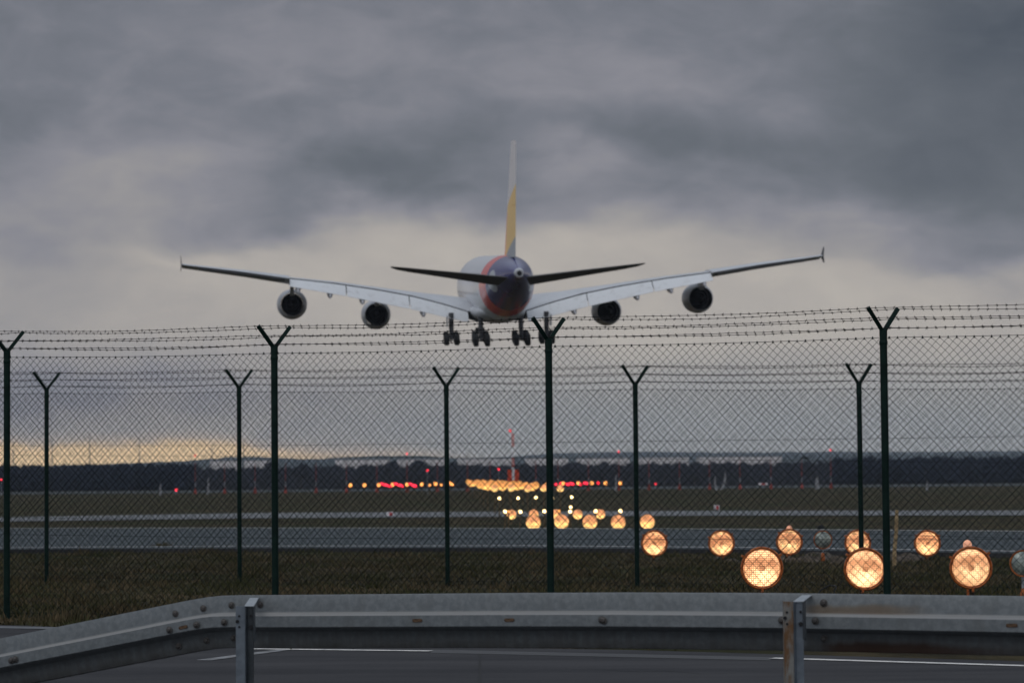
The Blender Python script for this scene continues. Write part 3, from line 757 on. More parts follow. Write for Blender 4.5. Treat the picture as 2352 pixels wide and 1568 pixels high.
# central tower with orange red panels
p = P(1179, 1109, 470); tz = terr(p.x, 470); tw = empty('marker_tower', (p.x, 470, tz)); tag(tw, 'tall red and white mast with orange red board at its foot, above bright band', 'mast')
s = 470/FPX; zt = lambda y: P(1179, y, 470).z-tz
for (ya, yb, m) in ((1120,1072,'tower_white'),(1072,1050,'tower_red'),(1050,1026,'tower_white'),(1026,1002,'tower_red'),(1002,996,'tower_red')):
    za, zb = zt(ya), zt(yb); mb = MB()
    wdt = .16
    for sx_ in (-1,1):
        for sy_ in (-1,1): mb.tube([(sx_*wdt, sy_*wdt, za),(sx_*wdt, sy_*wdt, zb)], .05, 5)
    n_ = max(1, int((zb-za)/.4))
    for q in range(n_):
        z0 = za+(zb-za)*q/n_; z1 = za+(zb-za)*(q+1)/n_
        for sy_ in (-1,1):
            mb.tube([(-wdt, sy_*wdt, z0),(wdt, sy_*wdt, z1)], .035, 4); mb.tube([(wdt, sy_*wdt, z0),(-wdt, sy_*wdt, z1)], .035, 4)
    mb.build('mast_section', M[m], tw)
mb = MB()
za, zb = zt(1112), zt(1078)
for sx_ in (-1,1): mb.box((sx_*.58, -.35, (za+zb)/2), (.36,.05,(zb-za)/2))
mb.box((0,-.35,za+.35), (.215,.049,.35)); mb.build('board', M['tower_red'], tw)
mb = MB(); mb.box((.0,-.33,(zt(1101)+zt(1074))/2), (.2,.1,(zt(1074)-zt(1101))/2)); mb.build('board_stripe', M['tower_white'], tw)
mb = MB(); mb.tube([(0,0,zt(997)),(-.42,0,zt(991))], .04, 5); arm_ = mb.build('lamp_arm', M['tower_red'], tw)
mb = MB(); mb.lathe([(0,.1),(.08,.2),(.3,.2),(.42,.03)], (-.45,0,zt(991.5)), 'z', 10); mb.build('red_lamp', M['red_dim'], tw, smooth=True)
def red_post(x, y, d, r, label):
    p = P(x, y, d); z = terr(p.x, d); o = empty('obstruction_light', (p.x, d, z)); tag(o, label, 'light')
    mb = MB(); mb.tube([(0,0,0),(0,0,max(.1,p.z-z-r))], .05, 5); mb.build('pole', M['mast_white'], o)
    mb = MB(); mb.lathe([(-r,r*.5),(-r*.3,r),(r*.4,r*.9),(r,r*.1)], (0,0,p.z-z), 'z', 10); mb.build('red_lamp', M['red_dim'], o, smooth=True)
red_post(981.5, 1079.5, 400, .17, 'small red light on a thin pole left of the tower, above amber lamps')
red_post(1145.5, 1076.6, 400, .17, 'small red light on a thin pole close beside the tower')
red_post(405, 1124, 440, .22, 'lone red light low on the grass left of the first mast')
red_post(1505.6, 1110.5, 470, .17, 'dim red light low beside the sixteenth mast')
red_post(3, 1101, 470, .17, 'red light at the left picture edge beside the nearest post')
def white_marker(x, y0, y1, d, tilt, label, wd=.17):
    a = P(x, y1, d); b = P(x+tilt, y0, d); z = terr(a.x, d); o = empty('white_marker', (a.x, d, z)); tag(o, label, 'marker', 'white marker posts on the far field')
    h = b.z-z
    mb = MB(); mb.loft([[(-wd,-.1,0),(wd,-.1,0),(wd,.1,0),(-wd,.1,0)],[(b.x-a.x-wd*.7,-.1,h*.55),(b.x-a.x+wd*.9,-.1,h*.55),(b.x-a.x+wd*.9,.1,h*.55),(b.x-a.x-wd*.7,.1,h*.55)],[(b.x-a.x-wd*.4,-.08,h),(b.x-a.x+wd*.6,-.08,h),(b.x-a.x+wd*.6,.08,h),(b.x-a.x-wd*.4,.08,h)]])
    mb.build('board', M['mast_white'], o)
    mb = MB(); mb.tube([(b.x-a.x+.05,0,h),(b.x-a.x+.05,0,h+.35)], .06, 6); mb.build('head', M['mast_white'], o)
white_marker(477, 1101, 1127, 460, 1, 'tall white marker post between the first and second masts')
white_marker(1414.5, 1094, 1116, 450, 0, 'white marker post beside the rightmost amber lamp')
white_marker(1646, 1098, 1116, 450, -4, 'white marker leaning left, near the right inner fence post', .2)
white_marker(1656, 1087, 1112, 470, 9, 'taller grey white marker slanting right beside a leaning one', .22)
white_marker(1877, 1097, 1115.5, 460, -1, 'white marker board between the last two masts', .36)
white_marker(2129, 1109, 1123, 400, 0, 'short white marker on the grass right of the thick fence post')
white_marker(368, 1114, 1127, 450, 0, 'short white marker left of the lone red light', .17)
M['sign_white'] = mat('sign_white', rough=.5, base=(.75,.72,.74,1)); M['sign_red'] = mat('sign_red', rough=.5, base=(.6,.05,.06,1))
def low_sign(x, y, d, label, wd=.45):
    p = P(x, y, d); z = terr(p.x, d); o = empty('taxiway_marker', (p.x, d, z)); tag(o, label, 'marker')
    h = max(.3, p.z-z+.2)
    mb = MB(); mb.box((0,0,h-.2), (wd,.08,.18)); mb.build('panel', M['sign_white'], o)
    mb = MB(); mb.box((.05,-.09,h-.2), (wd*.4,.02,.13)); mb.build('red_patch', M['sign_red'], o)
    for sx_ in (-1,1):
        mb = MB(); mb.tube([(sx_*wd*.7,0,-.05),(sx_*wd*.7,0,h-.38)], .04, 6); mb.build('leg', M['pipe'], o)
low_sign(896, 1182, 178, 'small red and white marker on the pale taxiway strip, left half', .22)
low_sign(1646, 1165, 205, 'small red and white marker above the taxiway strip, right half', .2)
low_sign(1752.6, 1111, 480, 'wide red and white marker by the far runway, right of center', .8)

# ------------------------------------------------------------------ far background
M['wood'] = mat('conifer_foliage', rough=.9, spec=.05, fn=mottle((.010,.014,.026,1), (.017,.023,.040,1), .12))  # blue of the distant haze is mixed into the foliage colour
M['trunk'] = mat('bark', rough=.9, base=(.03,.024,.02,1))
def crown(mb, c, h, r, rr, cone):
    k = 7; rings = []
    lv = [(.0,.75),(.15,1.),(.4,.85),(.65,.6),(.85,.32),(1.,.04)] if cone else [(.0,.55),(.15,.95),(.45,1.05),(.7,.85),(.9,.5),(1.,.1)]
    for t, q in lv:
        rings.append([(c[0]+r*q*rr.uniform(.6,1.2)*math.cos(6.283*j/k+t*3), c[1]+r*q*rr.uniform(.6,1.2)*math.sin(6.283*j/k+t*3), c[2]+h*t+rr.uniform(-.05,.05)*h) for j in range(k)])
    mb.loft(rings)
    for _ in range(14):        # loose sprays that break the outline
        t = rr.random()**.7; a = rr.uniform(0,6.283); q = r*(1.15-.75*t); x = c[0]+q*math.cos(a); y = c[1]+q*math.sin(a); z = c[2]+h*t; s = rr.uniform(.3,.8)
        mb.tri((x-s, y, z-s*.4), (x+s, y, z-s*.3), (x+rr.uniform(-s,s), y, z+s))
mb = MB(); rr = random.Random(5)
for i in range(2300):
    Y = rr.uniform(1330, 1520); X = rr.uniform(-430, 430); h = rr.uniform(10.8, 12.6)*Y/1400 + rr.gauss(0,.15)
    h *= rr.uniform(.97, 1.10) if (X < -156*Y/1400 or X > 158*Y/1400) else rr.uniform(.84, .93)
    crown(mb, (X, Y, 1.0), h, rr.uniform(2.0, 3.8), rr, rr.random() < .3)
tag(mb.build('wood', M['wood'], recalc=False), kind='stuff', label='dark wood along the far edge of the airfield')
def far_tree(x, ytop, d, r, label):
    rr = random.Random(int(x)); p = P(x, ytop, d); o = empty('tree', (p.x, d, 1.)); h = p.z-1.; tag(o, label, 'tree', 'taller trees standing above the far wood')
    mb = MB(); mb.tube([(0,0,0),(0,0,h*.5)], .3, 6); mb.build('trunk', M['trunk'], o)
    mb = MB()
    for q in range(9):
        a = rr.uniform(0,6.283); crown(mb, (math.cos(a)*r*.55*rr.random(), math.sin(a)*r*.5, h*(.35+.3*rr.random())), h*rr.uniform(.25,.36), r*rr.uniform(.45,.7), rr, False)
    mb.build('crown', M['wood'], o, recalc=False)
for i, (x, yt, r) in enumerate(((618,1049,3.2),(692,1053,4.4),(835,1055,3.),(898,1051,5.),(969,1046,5.6),(1044,1051,4.),(1203,1051,3.2),(1317,1045,6.5),(1386,1051,5.6),(1450,1052,3.6),(1526,1049,6.2),(1594,1049,5.2),(1667,1049,5.5),(1860,1050,3.5))):
    far_tree(x, yt+7.5, 1330, r, f'{ORD[i]} from the left of the taller dark trees breaking the far skyline')
M['pale_wall'] = mat('pale_cladding', rough=.5, fn=mottle((.68,.62,.62,1), (.78,.73,.72,1), .05)); M['roof'] = mat('roof_sheet', base=(.22,.23,.26,1))
HB = [(482,545),(560,612),(770,892),(912,1024),(1050,1180),(1206,1305),(1326,1446),(1466,1582),(1606,1796)]
for i, (xa, xb) in enumerate(HB):
    d = 2300+ (i % 3)*60; ym = 1050.5+(1176-(xa+xb)/2)*.0075; a = P(xa, ym, d); b = P(xb, ym, d); h = (a.z+b.z)/2-1.
    o = empty('hall_building', ((a.x+b.x)/2, d, 1.)); tag(o, f'{ORD[i]} long pale hall from the left behind the dark wood', 'building', 'long pale halls beyond the wood')
    mb = MB(); mb.box((0,20,h/2-.4), ((b.x-a.x)/2, 20, h/2-.4)); mb.build('wall', M['pale_wall'], o)
    mb = MB(); mb.box((0,20,h-.4), ((b.x-a.x)/2+.5, 20.5, .4)); mb.build('roof', M['roof'], o)
M['hill'] = mat('wooded_hill', rough=1., spec=0., fn=mottle((.03,.045,.05,1), (.05,.065,.06,1), .004))
def hill(px_list, d, depth):
    mb = MB(); rr = random.Random(d); rings = []
    pts = []
    for (xa, ya), (xb, yb) in zip(px_list, px_list[1:]):
        n_ = max(2, int((xb-xa)/14))
        for i in range(n_): t = i/n_; pts.append((xa+(xb-xa)*t, ya+(yb-ya)*t+rr.gauss(0, .7)))
    for x, y in pts:
        p = P(x, y-(x-1176)*0, d); z = max(2., p.z)
        rings.append([(p.x, d-depth, 0), (p.x, d-depth*.5, z*.62), (p.x, d-depth*.15, z*.93), (p.x, d, z), (p.x, d+depth*.3, z*.8), (p.x, d+depth, 0)])
    mb.loft(rings, closed=False, cap=False); tag(mb.build('hills', M['hill'], recalc=False), kind='structure')
hill([(-900,1080),(-200,1078),(0,1074),(150,1068),(300,1063),(440,1057),(530,1049),(580,1047),(640,1051),(700,1055),(780,1050),(870,1046),(960,1046),(1050,1052),(1150,1051),(1300,1047),(1450,1046),(1600,1047),(1800,1044),(2000,1044),(2352,1040),(3000,1040)], 6200, 900)
hill([(900,1060),(1150,1050),(1250,1042),(1330,1038.5),(1500,1037),(1700,1038),(1900,1036.5),(2100,1037),(2352,1034),(2700,1036),(3300,1050)], 8200, 900)
M['far_pole'] = mat('far_mast_grey', rough=.6, base=(.10,.11,.12,1))
for i, (x, ya, d) in enumerate(((31,1014,2600),(120,1010,2600),(206,1004,2600),(320,1006,2600),(487,1030,2600),(560,1020,2600))):
    a = P(x, ya, d); o = empty('far_mast', (a.x, d, 1.)); tag(o, f'{ORD[i]} faint thin mast from the left against the yellow horizon', 'mast', 'thin masts on the sunset horizon')
    mb = MB(); mb.tube([(0,0,-1),(0,0,a.z*.5),(0,0,a.z-1.)], [.75,.55,.3], 6); mb.build('pole', M['far_pole'], o)
    mb = MB(); mb.box((0,0,a.z-1.5), (1.1,.4,.5)); mb.build('head', M['far_pole'], o)

# ------------------------------------------------------------------ small things on the field
p0 = G(2054, 1299, 0); p1 = P(2060, 1171, p0.y); o = empty('wooden_stake', p0); tag(o, 'thin pale wooden stake stuck in the grass right of the thick fence post', 'stake')
M['wood_pale'] = mat('weathered_wood', rough=.8, fn=mottle((.30,.20,.10,1), (.42,.30,.16,1), 12.))
mb = MB(); q = p1-p0; mb.tube([(0,0,-.1), q*.3+Vector((-.006,0,0)), q*.6+Vector((.006,0,0)), q], [.031,.030,.028,.025], 7); mb.build('shaft', M['wood_pale'], o, smooth=True)
mb = MB(); pts = [Z7(0,0)]
cpx = [(1880,1358),(1893,1350),(1904,1344.5),(1915,1343.5),(1921,1347),(1919,1352),(1915,1357)]
cp = [P(x, y, 26.6-.02*i) for i, (x, y) in enumerate(cpx)]; c0 = cp[0].copy()
sm = []
for i in range(len(cp)-1):
    for t in (0,.33,.66): sm.append(cp[i].lerp(cp[i+1], t)-c0)
g0 = Vector((sm[0].x-.12, 0, -c0.z)); sm = [g0, g0*.4+Vector((0,0,0))]+sm[1:]+[Vector((cp[-1].x-c0.x+.0, -.1, -c0.z))]
mb.tube(sm, .008, 6); tag(mb.build('cable', mat('black_cable', base=(.008,.008,.009,1), rough=.5), loc=c0, smooth=True), 'black cable end looping up out of the grass between the large lamps', 'cable')
pb_ = G(1885, 1215.5, ZR); mb = MB(); rr = random.Random(4)
mb.loft([[(.10*q*math.cos(6.283*j/9)*rr.uniform(.8,1.1), .07*q*math.sin(6.283*j/9), z) for j in range(9)] for q, z in ((.9,.0),(1,.03),(.8,.07),(.3,.10))])
tag(mb.build('stone', mat('dark_stone', base=(.012,.014,.016,1), rough=.9), loc=(pb_.x, pb_.y, ZR+.01), smooth=True), 'small dark stone lying on the far edge line of the perimeter road', 'stone')
pb_ = P(1848, 1052, 240); mb = MB()
prof = [(-.50,.0,.012),(-.36,.03,.02),(-.18,.045,.05),(0,.03,.10),(.14,.02,.11),(.25,.03,.09),(.38,.0,.04),(.46,-.03,.008)]
mb.loft([[(x, -.2*wz*3, z-.4*wz), (x, 0, z+wz), (x, .2*wz*3, z-.3*wz), (x, 0, z-wz)] for x, z, wz in prof])
tag(mb.build('bird', mat('dark_feathers', base=(.012,.013,.016,1), rough=.8), loc=pb_, smooth=True), 'small dark bird gliding low in front of the right hand skyline', 'bird')
def tuft(name, loc, w_, h, n_, m, label, cat, group=None):
    mb = MB(); rr = random.Random(int(abs(loc[0])*997+n_))
    for _ in range(n_):
        x = rr.gauss(0, w_*.4); y = rr.gauss(0, w_*.25); hh = h*rr.uniform(.4, 1)*math.exp(-(x/w_)**2); a = rr.uniform(0,6.28); q = rr.uniform(.003,.007)*max(1, w_*6); lx = rr.gauss(0, .35)*hh
        mb.quad((x-q*math.cos(a), y-q*math.sin(a), 0), (x+q*math.cos(a), y+q*math.sin(a), 0), (x+lx*.5+q*.7*math.cos(a), y, hh*.6), (x+lx*.5-q*.7*math.cos(a), y, hh*.6))
        mb.tri((x+lx*.5-q*.7*math.cos(a), y, hh*.6), (x+lx*.5+q*.7*math.cos(a), y, hh*.6), (x+lx, y, hh))
    o = mb.build(name, m, loc=loc, recalc=False); tag(o, label, cat, group)
a = G(372, 1262, 0); tuft('grass_tuft', (a.x, a.y, 0), .34, .19, 170, M['blade'], 'dark grass clump on the near edge of the perimeter road, far left', 'plant')
a = G(520, 1262, 0); tuft('grass_tuft', (a.x, a.y, 0), .18, .12, 90, M['blade'], 'small grass clump left of the second inner fence post', 'plant')
M['weed'] = mat('dark_weed', rough=.8, base=(.012,.014,.010,1))
for i, (x, yt) in enumerate(((514,1561),(642,1550),(664,1559),(676,1556),(811,1561),(934,1563))):
    a = P(x, yt, 12.2); tuft('weed', (a.x, 12.2, 0), .035, a.z, 26, M['weed'], f'{ORD[i]} dark weed tip from the left poking in at the bottom edge', 'plant', 'weed tips along the bottom edge')

# ------------------------------------------------------------------ airliner (y forward, stations measured from the nose as 42 - y)
def navy_fn(nt):
    x, y, z = xyz(nt, coords(nt)); nst = 42.-y
    sl = nst + z*.10
    k = mixc(nt, (sl-52.7).step(-.15,.15), (.74,.74,.76,1), (.86,.105,.075,1))
    k = mixc(nt, (nst-z*.33-58.3).step(-.25,.25), k, (.055,.052,.18,1))
    k = mixc(nt, (nst-71.9).step(-.1,.1), k, (.45,.45,.48,1))
    ax = (nst-62.2)*(1/2.1); az = (z-1.0)*(1/1.35)
    k = mixc(nt, ((ax*ax+az*az) < 1.)*(x.abs() > .9), k, (.50,.52,.55,1))
    for zz in (1.75, -.75):
        wv = ((z-zz).abs() < .17)*((y*(1/.56)).frac() < .5)*(nst < 51.)*(nst > 8.)
        k = mixc(nt, wv, k, (.03,.035,.045,1))
    return mixc(nt, noise(nt, coords(nt), .6, 4).step(.4,.8)*.12, k, (.3,.29,.28,1))
M['livery'] = mat('airliner_livery', rough=.25, fn=navy_fn); lb = M['livery'].node_tree.nodes['Principled BSDF']; lb.inputs['Coat Weight'].default_value = .22; lb.inputs['Coat Roughness'].default_value = .08; lb.inputs['Coat IOR'].default_value = 1.6
def fin_fn(nt):
    x, y, z = xyz(nt, coords(nt)); nst = 42.-y
    le = 52.0+(z-3.2)*(12.3/14.8); ch = 15.2-(z-3.2)*(9.2/14.8); t = 1.-(nst-le)/ch
    k = mixc(nt, (z-12.7+t*3.0).step(-.1,.1), (.95,.61,.19,1), (.80,.745,.735,1))
    k = mixc(nt, (z-6.4+t*3.2).step(.1,-.1), k, (.34,.37,.40,1))
    k = mixc(nt, (t-.80).step(-.02,.02)*z.step(9.6,9.2), k, (.80,.13,.08,1))
    return k
M['fin'] = mat('fin_livery', rough=.4, fn=fin_fn)
M['wing'] = mat('wing_grey', rough=.4, fn=mottle((.52,.53,.56,1), (.60,.61,.64,1), .4))
M['flap'] = mat('flap_white', rough=.4, fn=lambda nt: mixc(nt, noise(nt, coords(nt), 1.1, 5, .6).step(.5,.75)*.45, (.74,.75,.77,1), (.42,.41,.40,1)))
M['under'] = mat('wing_cove_dark', rough=.8, base=(.02,.02,.022,1)); M['tailgrey'] = mat('tailplane_grey', rough=.6, spec=.2, base=(.13,.13,.135,1))  # near-black cove face paints the shadow in the gap above the flaps
M['nac'] = mat('nacelle_white', rough=.35, fn=mottle((.42,.42,.45,1), (.52,.52,.55,1), .8)); M['black'] = mat('exhaust_black', rough=.7, base=(.004,.004,.005,1)); M['core'] = mat('exhaust_metal', rough=.45, metal=.6, base=(.018,.016,.015,1))
M['tyre'] = mat('tyre_rubber', rough=.8, base=(.010,.011,.012,1)); M['gear'] = mat('gear_steel', rough=.5, base=(.06,.06,.065,1))
pl_loc = P(1147, 660.5, 368)
AC = empty('airliner', pl_loc); AC.rotation_mode = 'XYZ'; AC.rotation_euler = (rad(4.5), rad(-.68), rad(4.75))
tag(AC, 'four engined double deck airliner landing, seen from behind, yellow fin and blue tail', 'airplane')
def pt(x, n, z): return (x, 42.-n, z)
ST = [(0,.05,-1.1,-1.25),(1,1.4,.4,-2.4),(3,2.4,1.8,-3.4),(6,3.15,3.3,-4.05),(10,3.5,4.05,-4.2),(14,3.57,4.2,-4.2),(20,3.57,4.2,-4.2),(46,3.57,4.2,-4.2),(50,3.55,4.2,-4.0),(54,3.42,4.2,-3.45),(58,3.12,4.14,-2.6),(62,2.62,4.0,-1.6),(66,1.92,3.7,-.5),(69,1.3,3.3,.55),(71,.82,2.82,1.2),(72.6,.46,2.4,1.5)]
mb = MB(); rings = []
for n_, w_, t_, b_ in ST:
    zc = (t_+b_)/2; hz = (t_-b_)/2
    rings.append([pt(w_*math.sin(a)*(1), n_, zc+hz*math.cos(a)) for a in [2*math.pi*j/40 for j in range(40)]])
mb.loft(rings); fus = mb.build('fuselage', M['livery'], AC, smooth=True)
mb = MB(); mb.lathe([(42-72.66,.30),(42-72.5,.30)], (0,0,1.95), 'y', 14); mb.build('exhaust_opening', M['black'], fus)
# belly fairing
mb = MB(); rings = []
for n_, w_, h_ in ((20,.4,.3),(23,2.8,1.2),(27,3.55,1.65),(37,3.6,1.72),(42,3.4,1.6),(46,2.9,1.2),(50,.8,.4)):
    rings.append([pt(w_*math.sin(a), n_, -3.0+h_*math.cos(a)*(1 if math.cos(a) < 0 else .5)) for a in [2*math.pi*j/28 for j in range(28)]])
mb.loft(rings); mb.build('belly_fairing', M['wing'], AC, smooth=True)
YU = [(0,0,.002),(.02,.02,.035),(.08,.042,.07),(.2,.06,.1),(.35,.068,.115),(.5,.064,.105),(.65,.05,.08),(.78,.033,.052),(.9,.016,.024),(1.,0,.008)]
def lerp_tab(tab, x):
    for (a, va), (b, vb) in zip(tab, tab[1:]):
        if a <= x <= b: return va+(vb-va)*(x-a)/(b-a)
    return tab[0][1] if x < tab[0][0] else tab[-1][1]
ZS = [(2.5,-3.4),(4.2,-2.95),(7,-2.05),(11.2,-.90),(16,.05),(21.7,.97),(27.3,1.66),(33,2.55),(40.8,3.58)]
ZL = [(2.5,-4.75),(4.8,-4.3),(11.6,-2.6),(20.3,-.72),(27.3,.62)]
LE = lambda X: 21+(X-3)*.70
TE = [(2.5,42),(14,43),(26.6,47),(40.8,52.2)]
INC = [(2.5,5.6),(5,5.0),(9,1.4),(11.2,-.4),(16,-2.4),(27.3,-3.6),(40.8,-4.6)]
def chord(X): return lerp_tab(TE, X)-LE(X)
def wing_section(X, cut, sg):
    c = chord(X); inc = math.tan(rad(lerp_tab(INC, X))); zs = lerp_tab(ZS, X); up = []; lo_ = []
    yc = [y for f, y, t in YU if f == cut][0]
    for f, yu, th in YU:
        if f > cut+1e-6: break
        n_ = LE(X)+f*c; zu = zs+inc*(cut-f)*c+(yu-yc)*c; up.append(pt(sg*X, n_, zu)); lo_.append(pt(sg*X, n_, zu-th*c))
    return up, lo_
def flap_section(X, sg, a0=0.):
    ns = LE(X)+.78*chord(X); z0 = lerp_tab(ZS, X)-.15; z1 = lerp_tab(ZL, X); n0 = ns+.12; n1 = ns+2.7
    P0 = [(0,.0,.06),(.04,.07,.2),(.2,.10,.34),(.5,.06,.26),(.8,.02,.12),(1,0,.03)]
    up = [pt(sg*X, n0+(n1-n0)*f, z0+(z1-z0)*f+u) for f, u, t in P0]; lo_ = [pt(sg*X, n0+(n1-n0)*f-t*.5, z0+(z1-z0)*f+u-t) for f, u, t in P0]
    return up+lo_[::-1]
for sg in (-1, 1):
    mb = MB(); rings = []; 
    for X in (2.5,4.2,7,9,11.2,13.5,16,19,21.7,24,27.3):
        up, lo_ = wing_section(X, .78, sg); rings.append(up+lo_[::-1])
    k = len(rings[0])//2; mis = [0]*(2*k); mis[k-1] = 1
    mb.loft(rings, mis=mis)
    rings = []
    for X in (27.3,30,33,36,39,40.3,40.8):
        up, lo_ = wing_section(X, 1., sg); rings.append(up+lo_[::-1])
    # outer wing: reference its trailing edge
    mb.loft(rings); wg = mb.build('wing', [M['wing'], M['under']], AC, smooth=True)
    for a, b in ((3.9,11.62),(11.74,19.9),(20.02,27.25)):
        mb = MB(); n_ = 7; mb.loft([flap_section(a+(b-a)*i/n_, sg) for i in range(n_+1)]); mb.build('flap', M['flap'], wg, smooth=True)
    mb = MB(); rings = []
    for X in (27.9,31,35,38.7):
        c = chord(X); up, lo_ = wing_section(X, 1., sg); n_te = LE(X)+c; z_te = lerp_tab(ZS, X); i_ = math.tan(rad(lerp_tab(INC, X)))
        rings.append([pt(sg*X, n_te-.30*c, z_te+i_*.30*c-.16), pt(sg*X, n_te+.04*c, z_te-.20), pt(sg*X, n_te+.04*c, z_te-.30), pt(sg*X, n_te-.28*c, z_te+i_*.28*c-.34*1.1)])
    mb.loft(rings); mb.build('aileron', M['tailgrey'], wg, smooth=True)
    mb = MB(); Xt = 40.8; nt_ = 52.; zt_ = lerp_tab(ZS, Xt)-.05
    mb.loft([[pt(sg*(Xt-.02), nt_-1.5, zt_), pt(sg*(Xt-.02), nt_+.2, zt_), pt(sg*(Xt+.07), nt_+.2, zt_), pt(sg*(Xt+.07), nt_-1.5, zt_)], [pt(sg*(Xt+.07), nt_-.2, zt_+1.15), pt(sg*(Xt+.07), nt_+.4, zt_+1.15), pt(sg*(Xt+.11), nt_+.4, zt_+1.15), pt(sg*(Xt+.11), nt_-.2, zt_+1.15)]])
    mb.loft([[pt(sg*(Xt-.02), nt_-1.5, zt_-.01), pt(sg*(Xt-.02), nt_+.2, zt_-.01), pt(sg*(Xt+.07), nt_+.2, zt_-.01), pt(sg*(Xt+.07), nt_-1.5, zt_-.01)], [pt(sg*(Xt+.10), nt_-.3, zt_-.85), pt(sg*(Xt+.10), nt_+.3, zt_-.85), pt(sg*(Xt+.14), nt_+.3, zt_-.85), pt(sg*(Xt+.14), nt_-.3, zt_-.85)]])
    mb.build('wingtip_fence', M['tailgrey'], wg)
    for X in (9.9,17.9,22.1,26.2):
        ns = LE(X)+.78*chord(X); zl = lerp_tab(ZL, X); mb = MB(); rings = []
        for t in [i/8 for i in range(9)]:
            w_ = .42*math.sin(math.pi*min(1, t*.92+.05))**.6; cz = zl+.55-1.05*t**1.5; n_ = ns-3.2+6.4*t
            rings.append([pt(sg*X+w_*math.cos(a), n_, cz+w_*1.5*math.sin(a)) for a in [2*math.pi*j/12 for j in range(12)]])
        mb.loft(rings); mb.build('flap_fairing', M['nac'], wg, smooth=True)
    # engines
    for X, z, n0 in ((15.65,-3.5,25.5),(26.95,-1.85,33.5)):
        c = pt(sg*X, n0, z); mb = MB()
        prof = [(-n, r*1.05) for n, r in ((.3,1.42),(0,1.55),(.25,1.72),(1.2,1.87),(2.6,1.90),(3.8,1.80),(4.9,1.60),(5.3,1.50),(5.3,1.465),(4.0,1.46),(2.0,1.45))]
        mb.lathe(prof, c, 'y', 36, mis=[0]*7+[0,1,1], cap=False)
        mb.lathe([(-2.05,1.46),(-2.1,.01)], c, 'y', 36, mi=1, cap=False)
        en = mb.build('engine', [M['nac'], M['black']], AC, smooth=True)
        mb = MB(); mb.lathe([(-2.1,1.0),(-4.2,.92),(-5.9,.72),(-5.9,.68),(-4.5,.7)], c, 'y', 28, cap=False); mb.build('exhaust_nozzle', M['black'], en, smooth=True)
        mb = MB(); mb.lathe([(-4.4,.55),(-5.6,.45),(-6.7,.04)], c, 'y', 20); mb.build('exhaust_plug', M['black'], en, smooth=True)
        mb = MB(); zt2 = lerp_tab(ZS, X)-.2
        mb.loft([[pt(sg*X-.22, n0+1.5, z+1.6), pt(sg*X+.22, n0+1.5, z+1.6), pt(sg*X+.25, n0+6.6, z+1.15), pt(sg*X-.25, n0+6.6, z+1.15)], [pt(sg*X-.2, n0+3.5, zt2), pt(sg*X+.2, n0+3.5, zt2), pt(sg*X+.25, n0+8.6, zt2-.3), pt(sg*X-.25, n0+8.6, zt2-.3)]])
        mb.build('pylon', M['nac'], en)
# tailplane and fin
for sg in (-1, 1):
    mb = MB(); rings = []
    for X, le, ch, z in ((1.0,60.8,8.6,1.50),(3.2,62.2,7.6,1.72),(8,65.2,5.6,2.24),(13,68.2,3.6,2.76),(14.6,69.3,2.5,2.92),(15.3,70.8,1.0,2.98)):
        i_ = math.tan(rad(-5.2)); up = []; lo_ = []
        for f, yu, th in YU:
            zz = z+i_*(1-f)*ch+(yu*.75)*ch; up.append(pt(sg*X, le+f*ch, zz)); lo_.append(pt(sg*X, le+f*ch, zz-th*ch*1.15))
        rings.append(up+lo_[::-1])
    mb.loft(rings); tp = mb.build('tailplane', M['tailgrey'], AC, smooth=True)
def fin_ring(z, f0, f1):
    t = (z-3.2)/14.8; le = 52.0+12.3*t; ch = 15.2-9.2*t; th = (.62-.26*t)/2; up = []; lo_ = []
    for k in range(9):
        f = f0+(f1-f0)*k/8; q = th*(2.6*math.sqrt(max(f,0))*(1-f)**.9+.04); up.append(pt(q, le+f*ch, z)); lo_.append(pt(-q, le+f*ch, z))
    return up+lo_[::-1]
mb = MB(); mb.loft([fin_ring(z, 0, .68) for z in (2.6,3.6,5,8,11,14,16.5,17.7,18.0)]); fin = mb.build('fin', M['fin'], AC, smooth=True)
for za, zb in ((3.9,10.2),(10.24,17.6)):
    mb = MB(); mb.loft([fin_ring(za+(zb-za)*i/5, .685, 1.) for i in range(6)]); mb.build('rudder', M['fin'], fin, smooth=True)
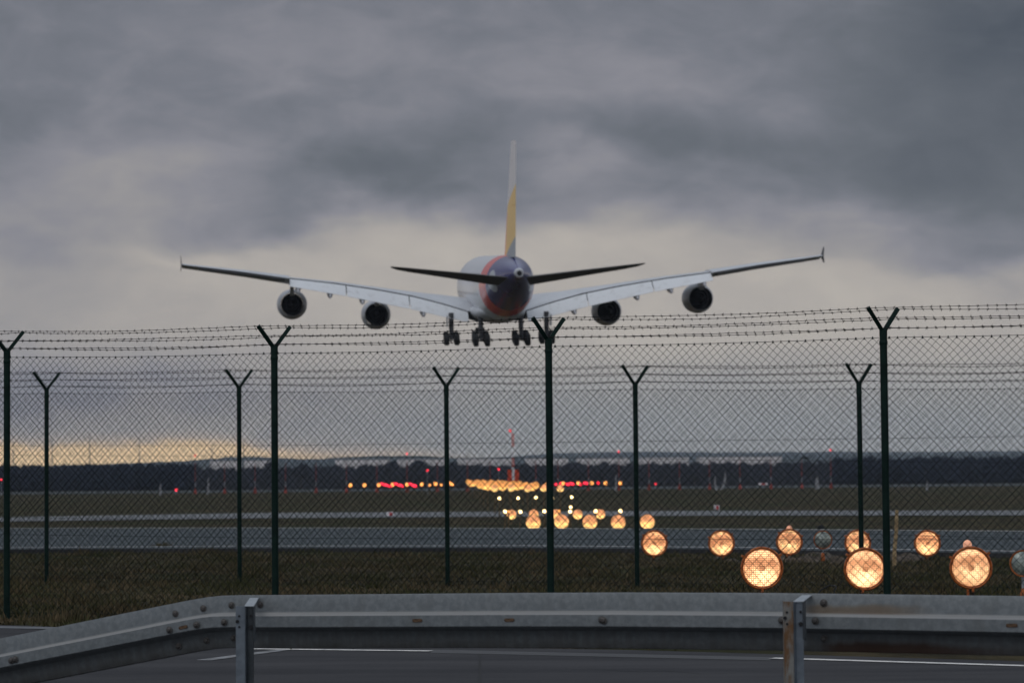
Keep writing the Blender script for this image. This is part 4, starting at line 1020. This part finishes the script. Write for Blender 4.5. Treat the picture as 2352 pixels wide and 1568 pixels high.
# landing gear
for X, n0, axles, track in ((-6.25,40.5,2,.66),(6.25,40.5,2,.66),(-2.62,43.6,3,.74),(2.62,43.6,3,.74)):
    mb = MB(); zw = -6.55
    mb.tube([pt(X, n0, -3.2), pt(X, n0, -5.2), pt(X, n0, zw)], [.34,.32,.26], 10)
    mb.tube([pt(X, n0-1.9, -3.6), pt(X, n0, -5.5)], .12, 8)
    lg = mb.build('landing_gear', M['gear'], AC, smooth=True)
    mb = MB(); sp = 1.5; L_ = sp*(axles-1)/2
    tl = math.tan(rad(8))
    mb.tube([pt(X, n0-L_, zw+L_*tl), pt(X, n0+L_, zw-L_*tl)], .17, 8); mb.build('bogie_beam', M['gear'], lg)
    for k in range(axles):
        nn_ = n0-L_+sp*k; zz = zw+(L_-sp*k)*tl
        for s2 in (-1, 1):
            mb = MB(); mb.lathe([(-.32,.40),(-.32,.70),(-.22,.80),(.22,.80),(.32,.70),(.32,.40),(.2,.36)], pt(X+s2*track, nn_, zz), 'x', 22); mb.build('wheel', M['tyre'], lg, smooth=True)
        mb = MB(); mb.tube([pt(X-track, nn_, zz), pt(X+track, nn_, zz)], .10, 6); mb.build('axle', M['gear'], lg)
    if axles == 2:
        mb = MB(); sx_ = 1 if X > 0 else -1; mb.box(pt(X+sx_*.55, n0, -4.3), (.05,1.1,.75)); mb.build('gear_door', M['nac'], lg)
for X in (-1.0,):
    mb = MB(); mb.tube([pt(0, 5.5, -3.6), pt(0, 5.8, -6.4)], .16, 8); lg = mb.build('landing_gear', M['gear'], AC)
    for s2 in (-1,1):
        mb = MB(); mb.lathe([(-.2,.3),(-.2,.55),(.2,.55),(.2,.3)], pt(s2*.45, 5.8, -6.5), 'x', 18); mb.build('wheel', M['tyre'], lg, smooth=True)

# ------------------------------------------------------------------ air
HZ = 1
if HZ:
    mb = MB(); mb.box((0, 4600, 99), (3600, 4660, 101))
    hm = bpy.data.materials.new('air'); hm.use_nodes = True; nt = hm.node_tree; nt.nodes.remove(nt.nodes['Principled BSDF'])
    pv = nt.nodes.new('ShaderNodeVolumePrincipled'); pv.inputs['Color'].default_value = (.80,.87,1.,1); pv.inputs['Density'].default_value = 5.6e-5; pv.inputs['Anisotropy'].default_value = 0.
    nt.links.new(pv.outputs[0], nt.nodes['Material Output'].inputs['Volume'])
    hz = mb.build('haze', hm); tag(hz, kind='stuff')

sc.view_settings.view_transform = 'Standard'; sc.view_settings.look = 'None'; sc.view_settings.exposure = 0; sc.view_settings.gamma = 1
sc.cycles.max_bounces = 6; sc.cycles.volume_bounces = 0
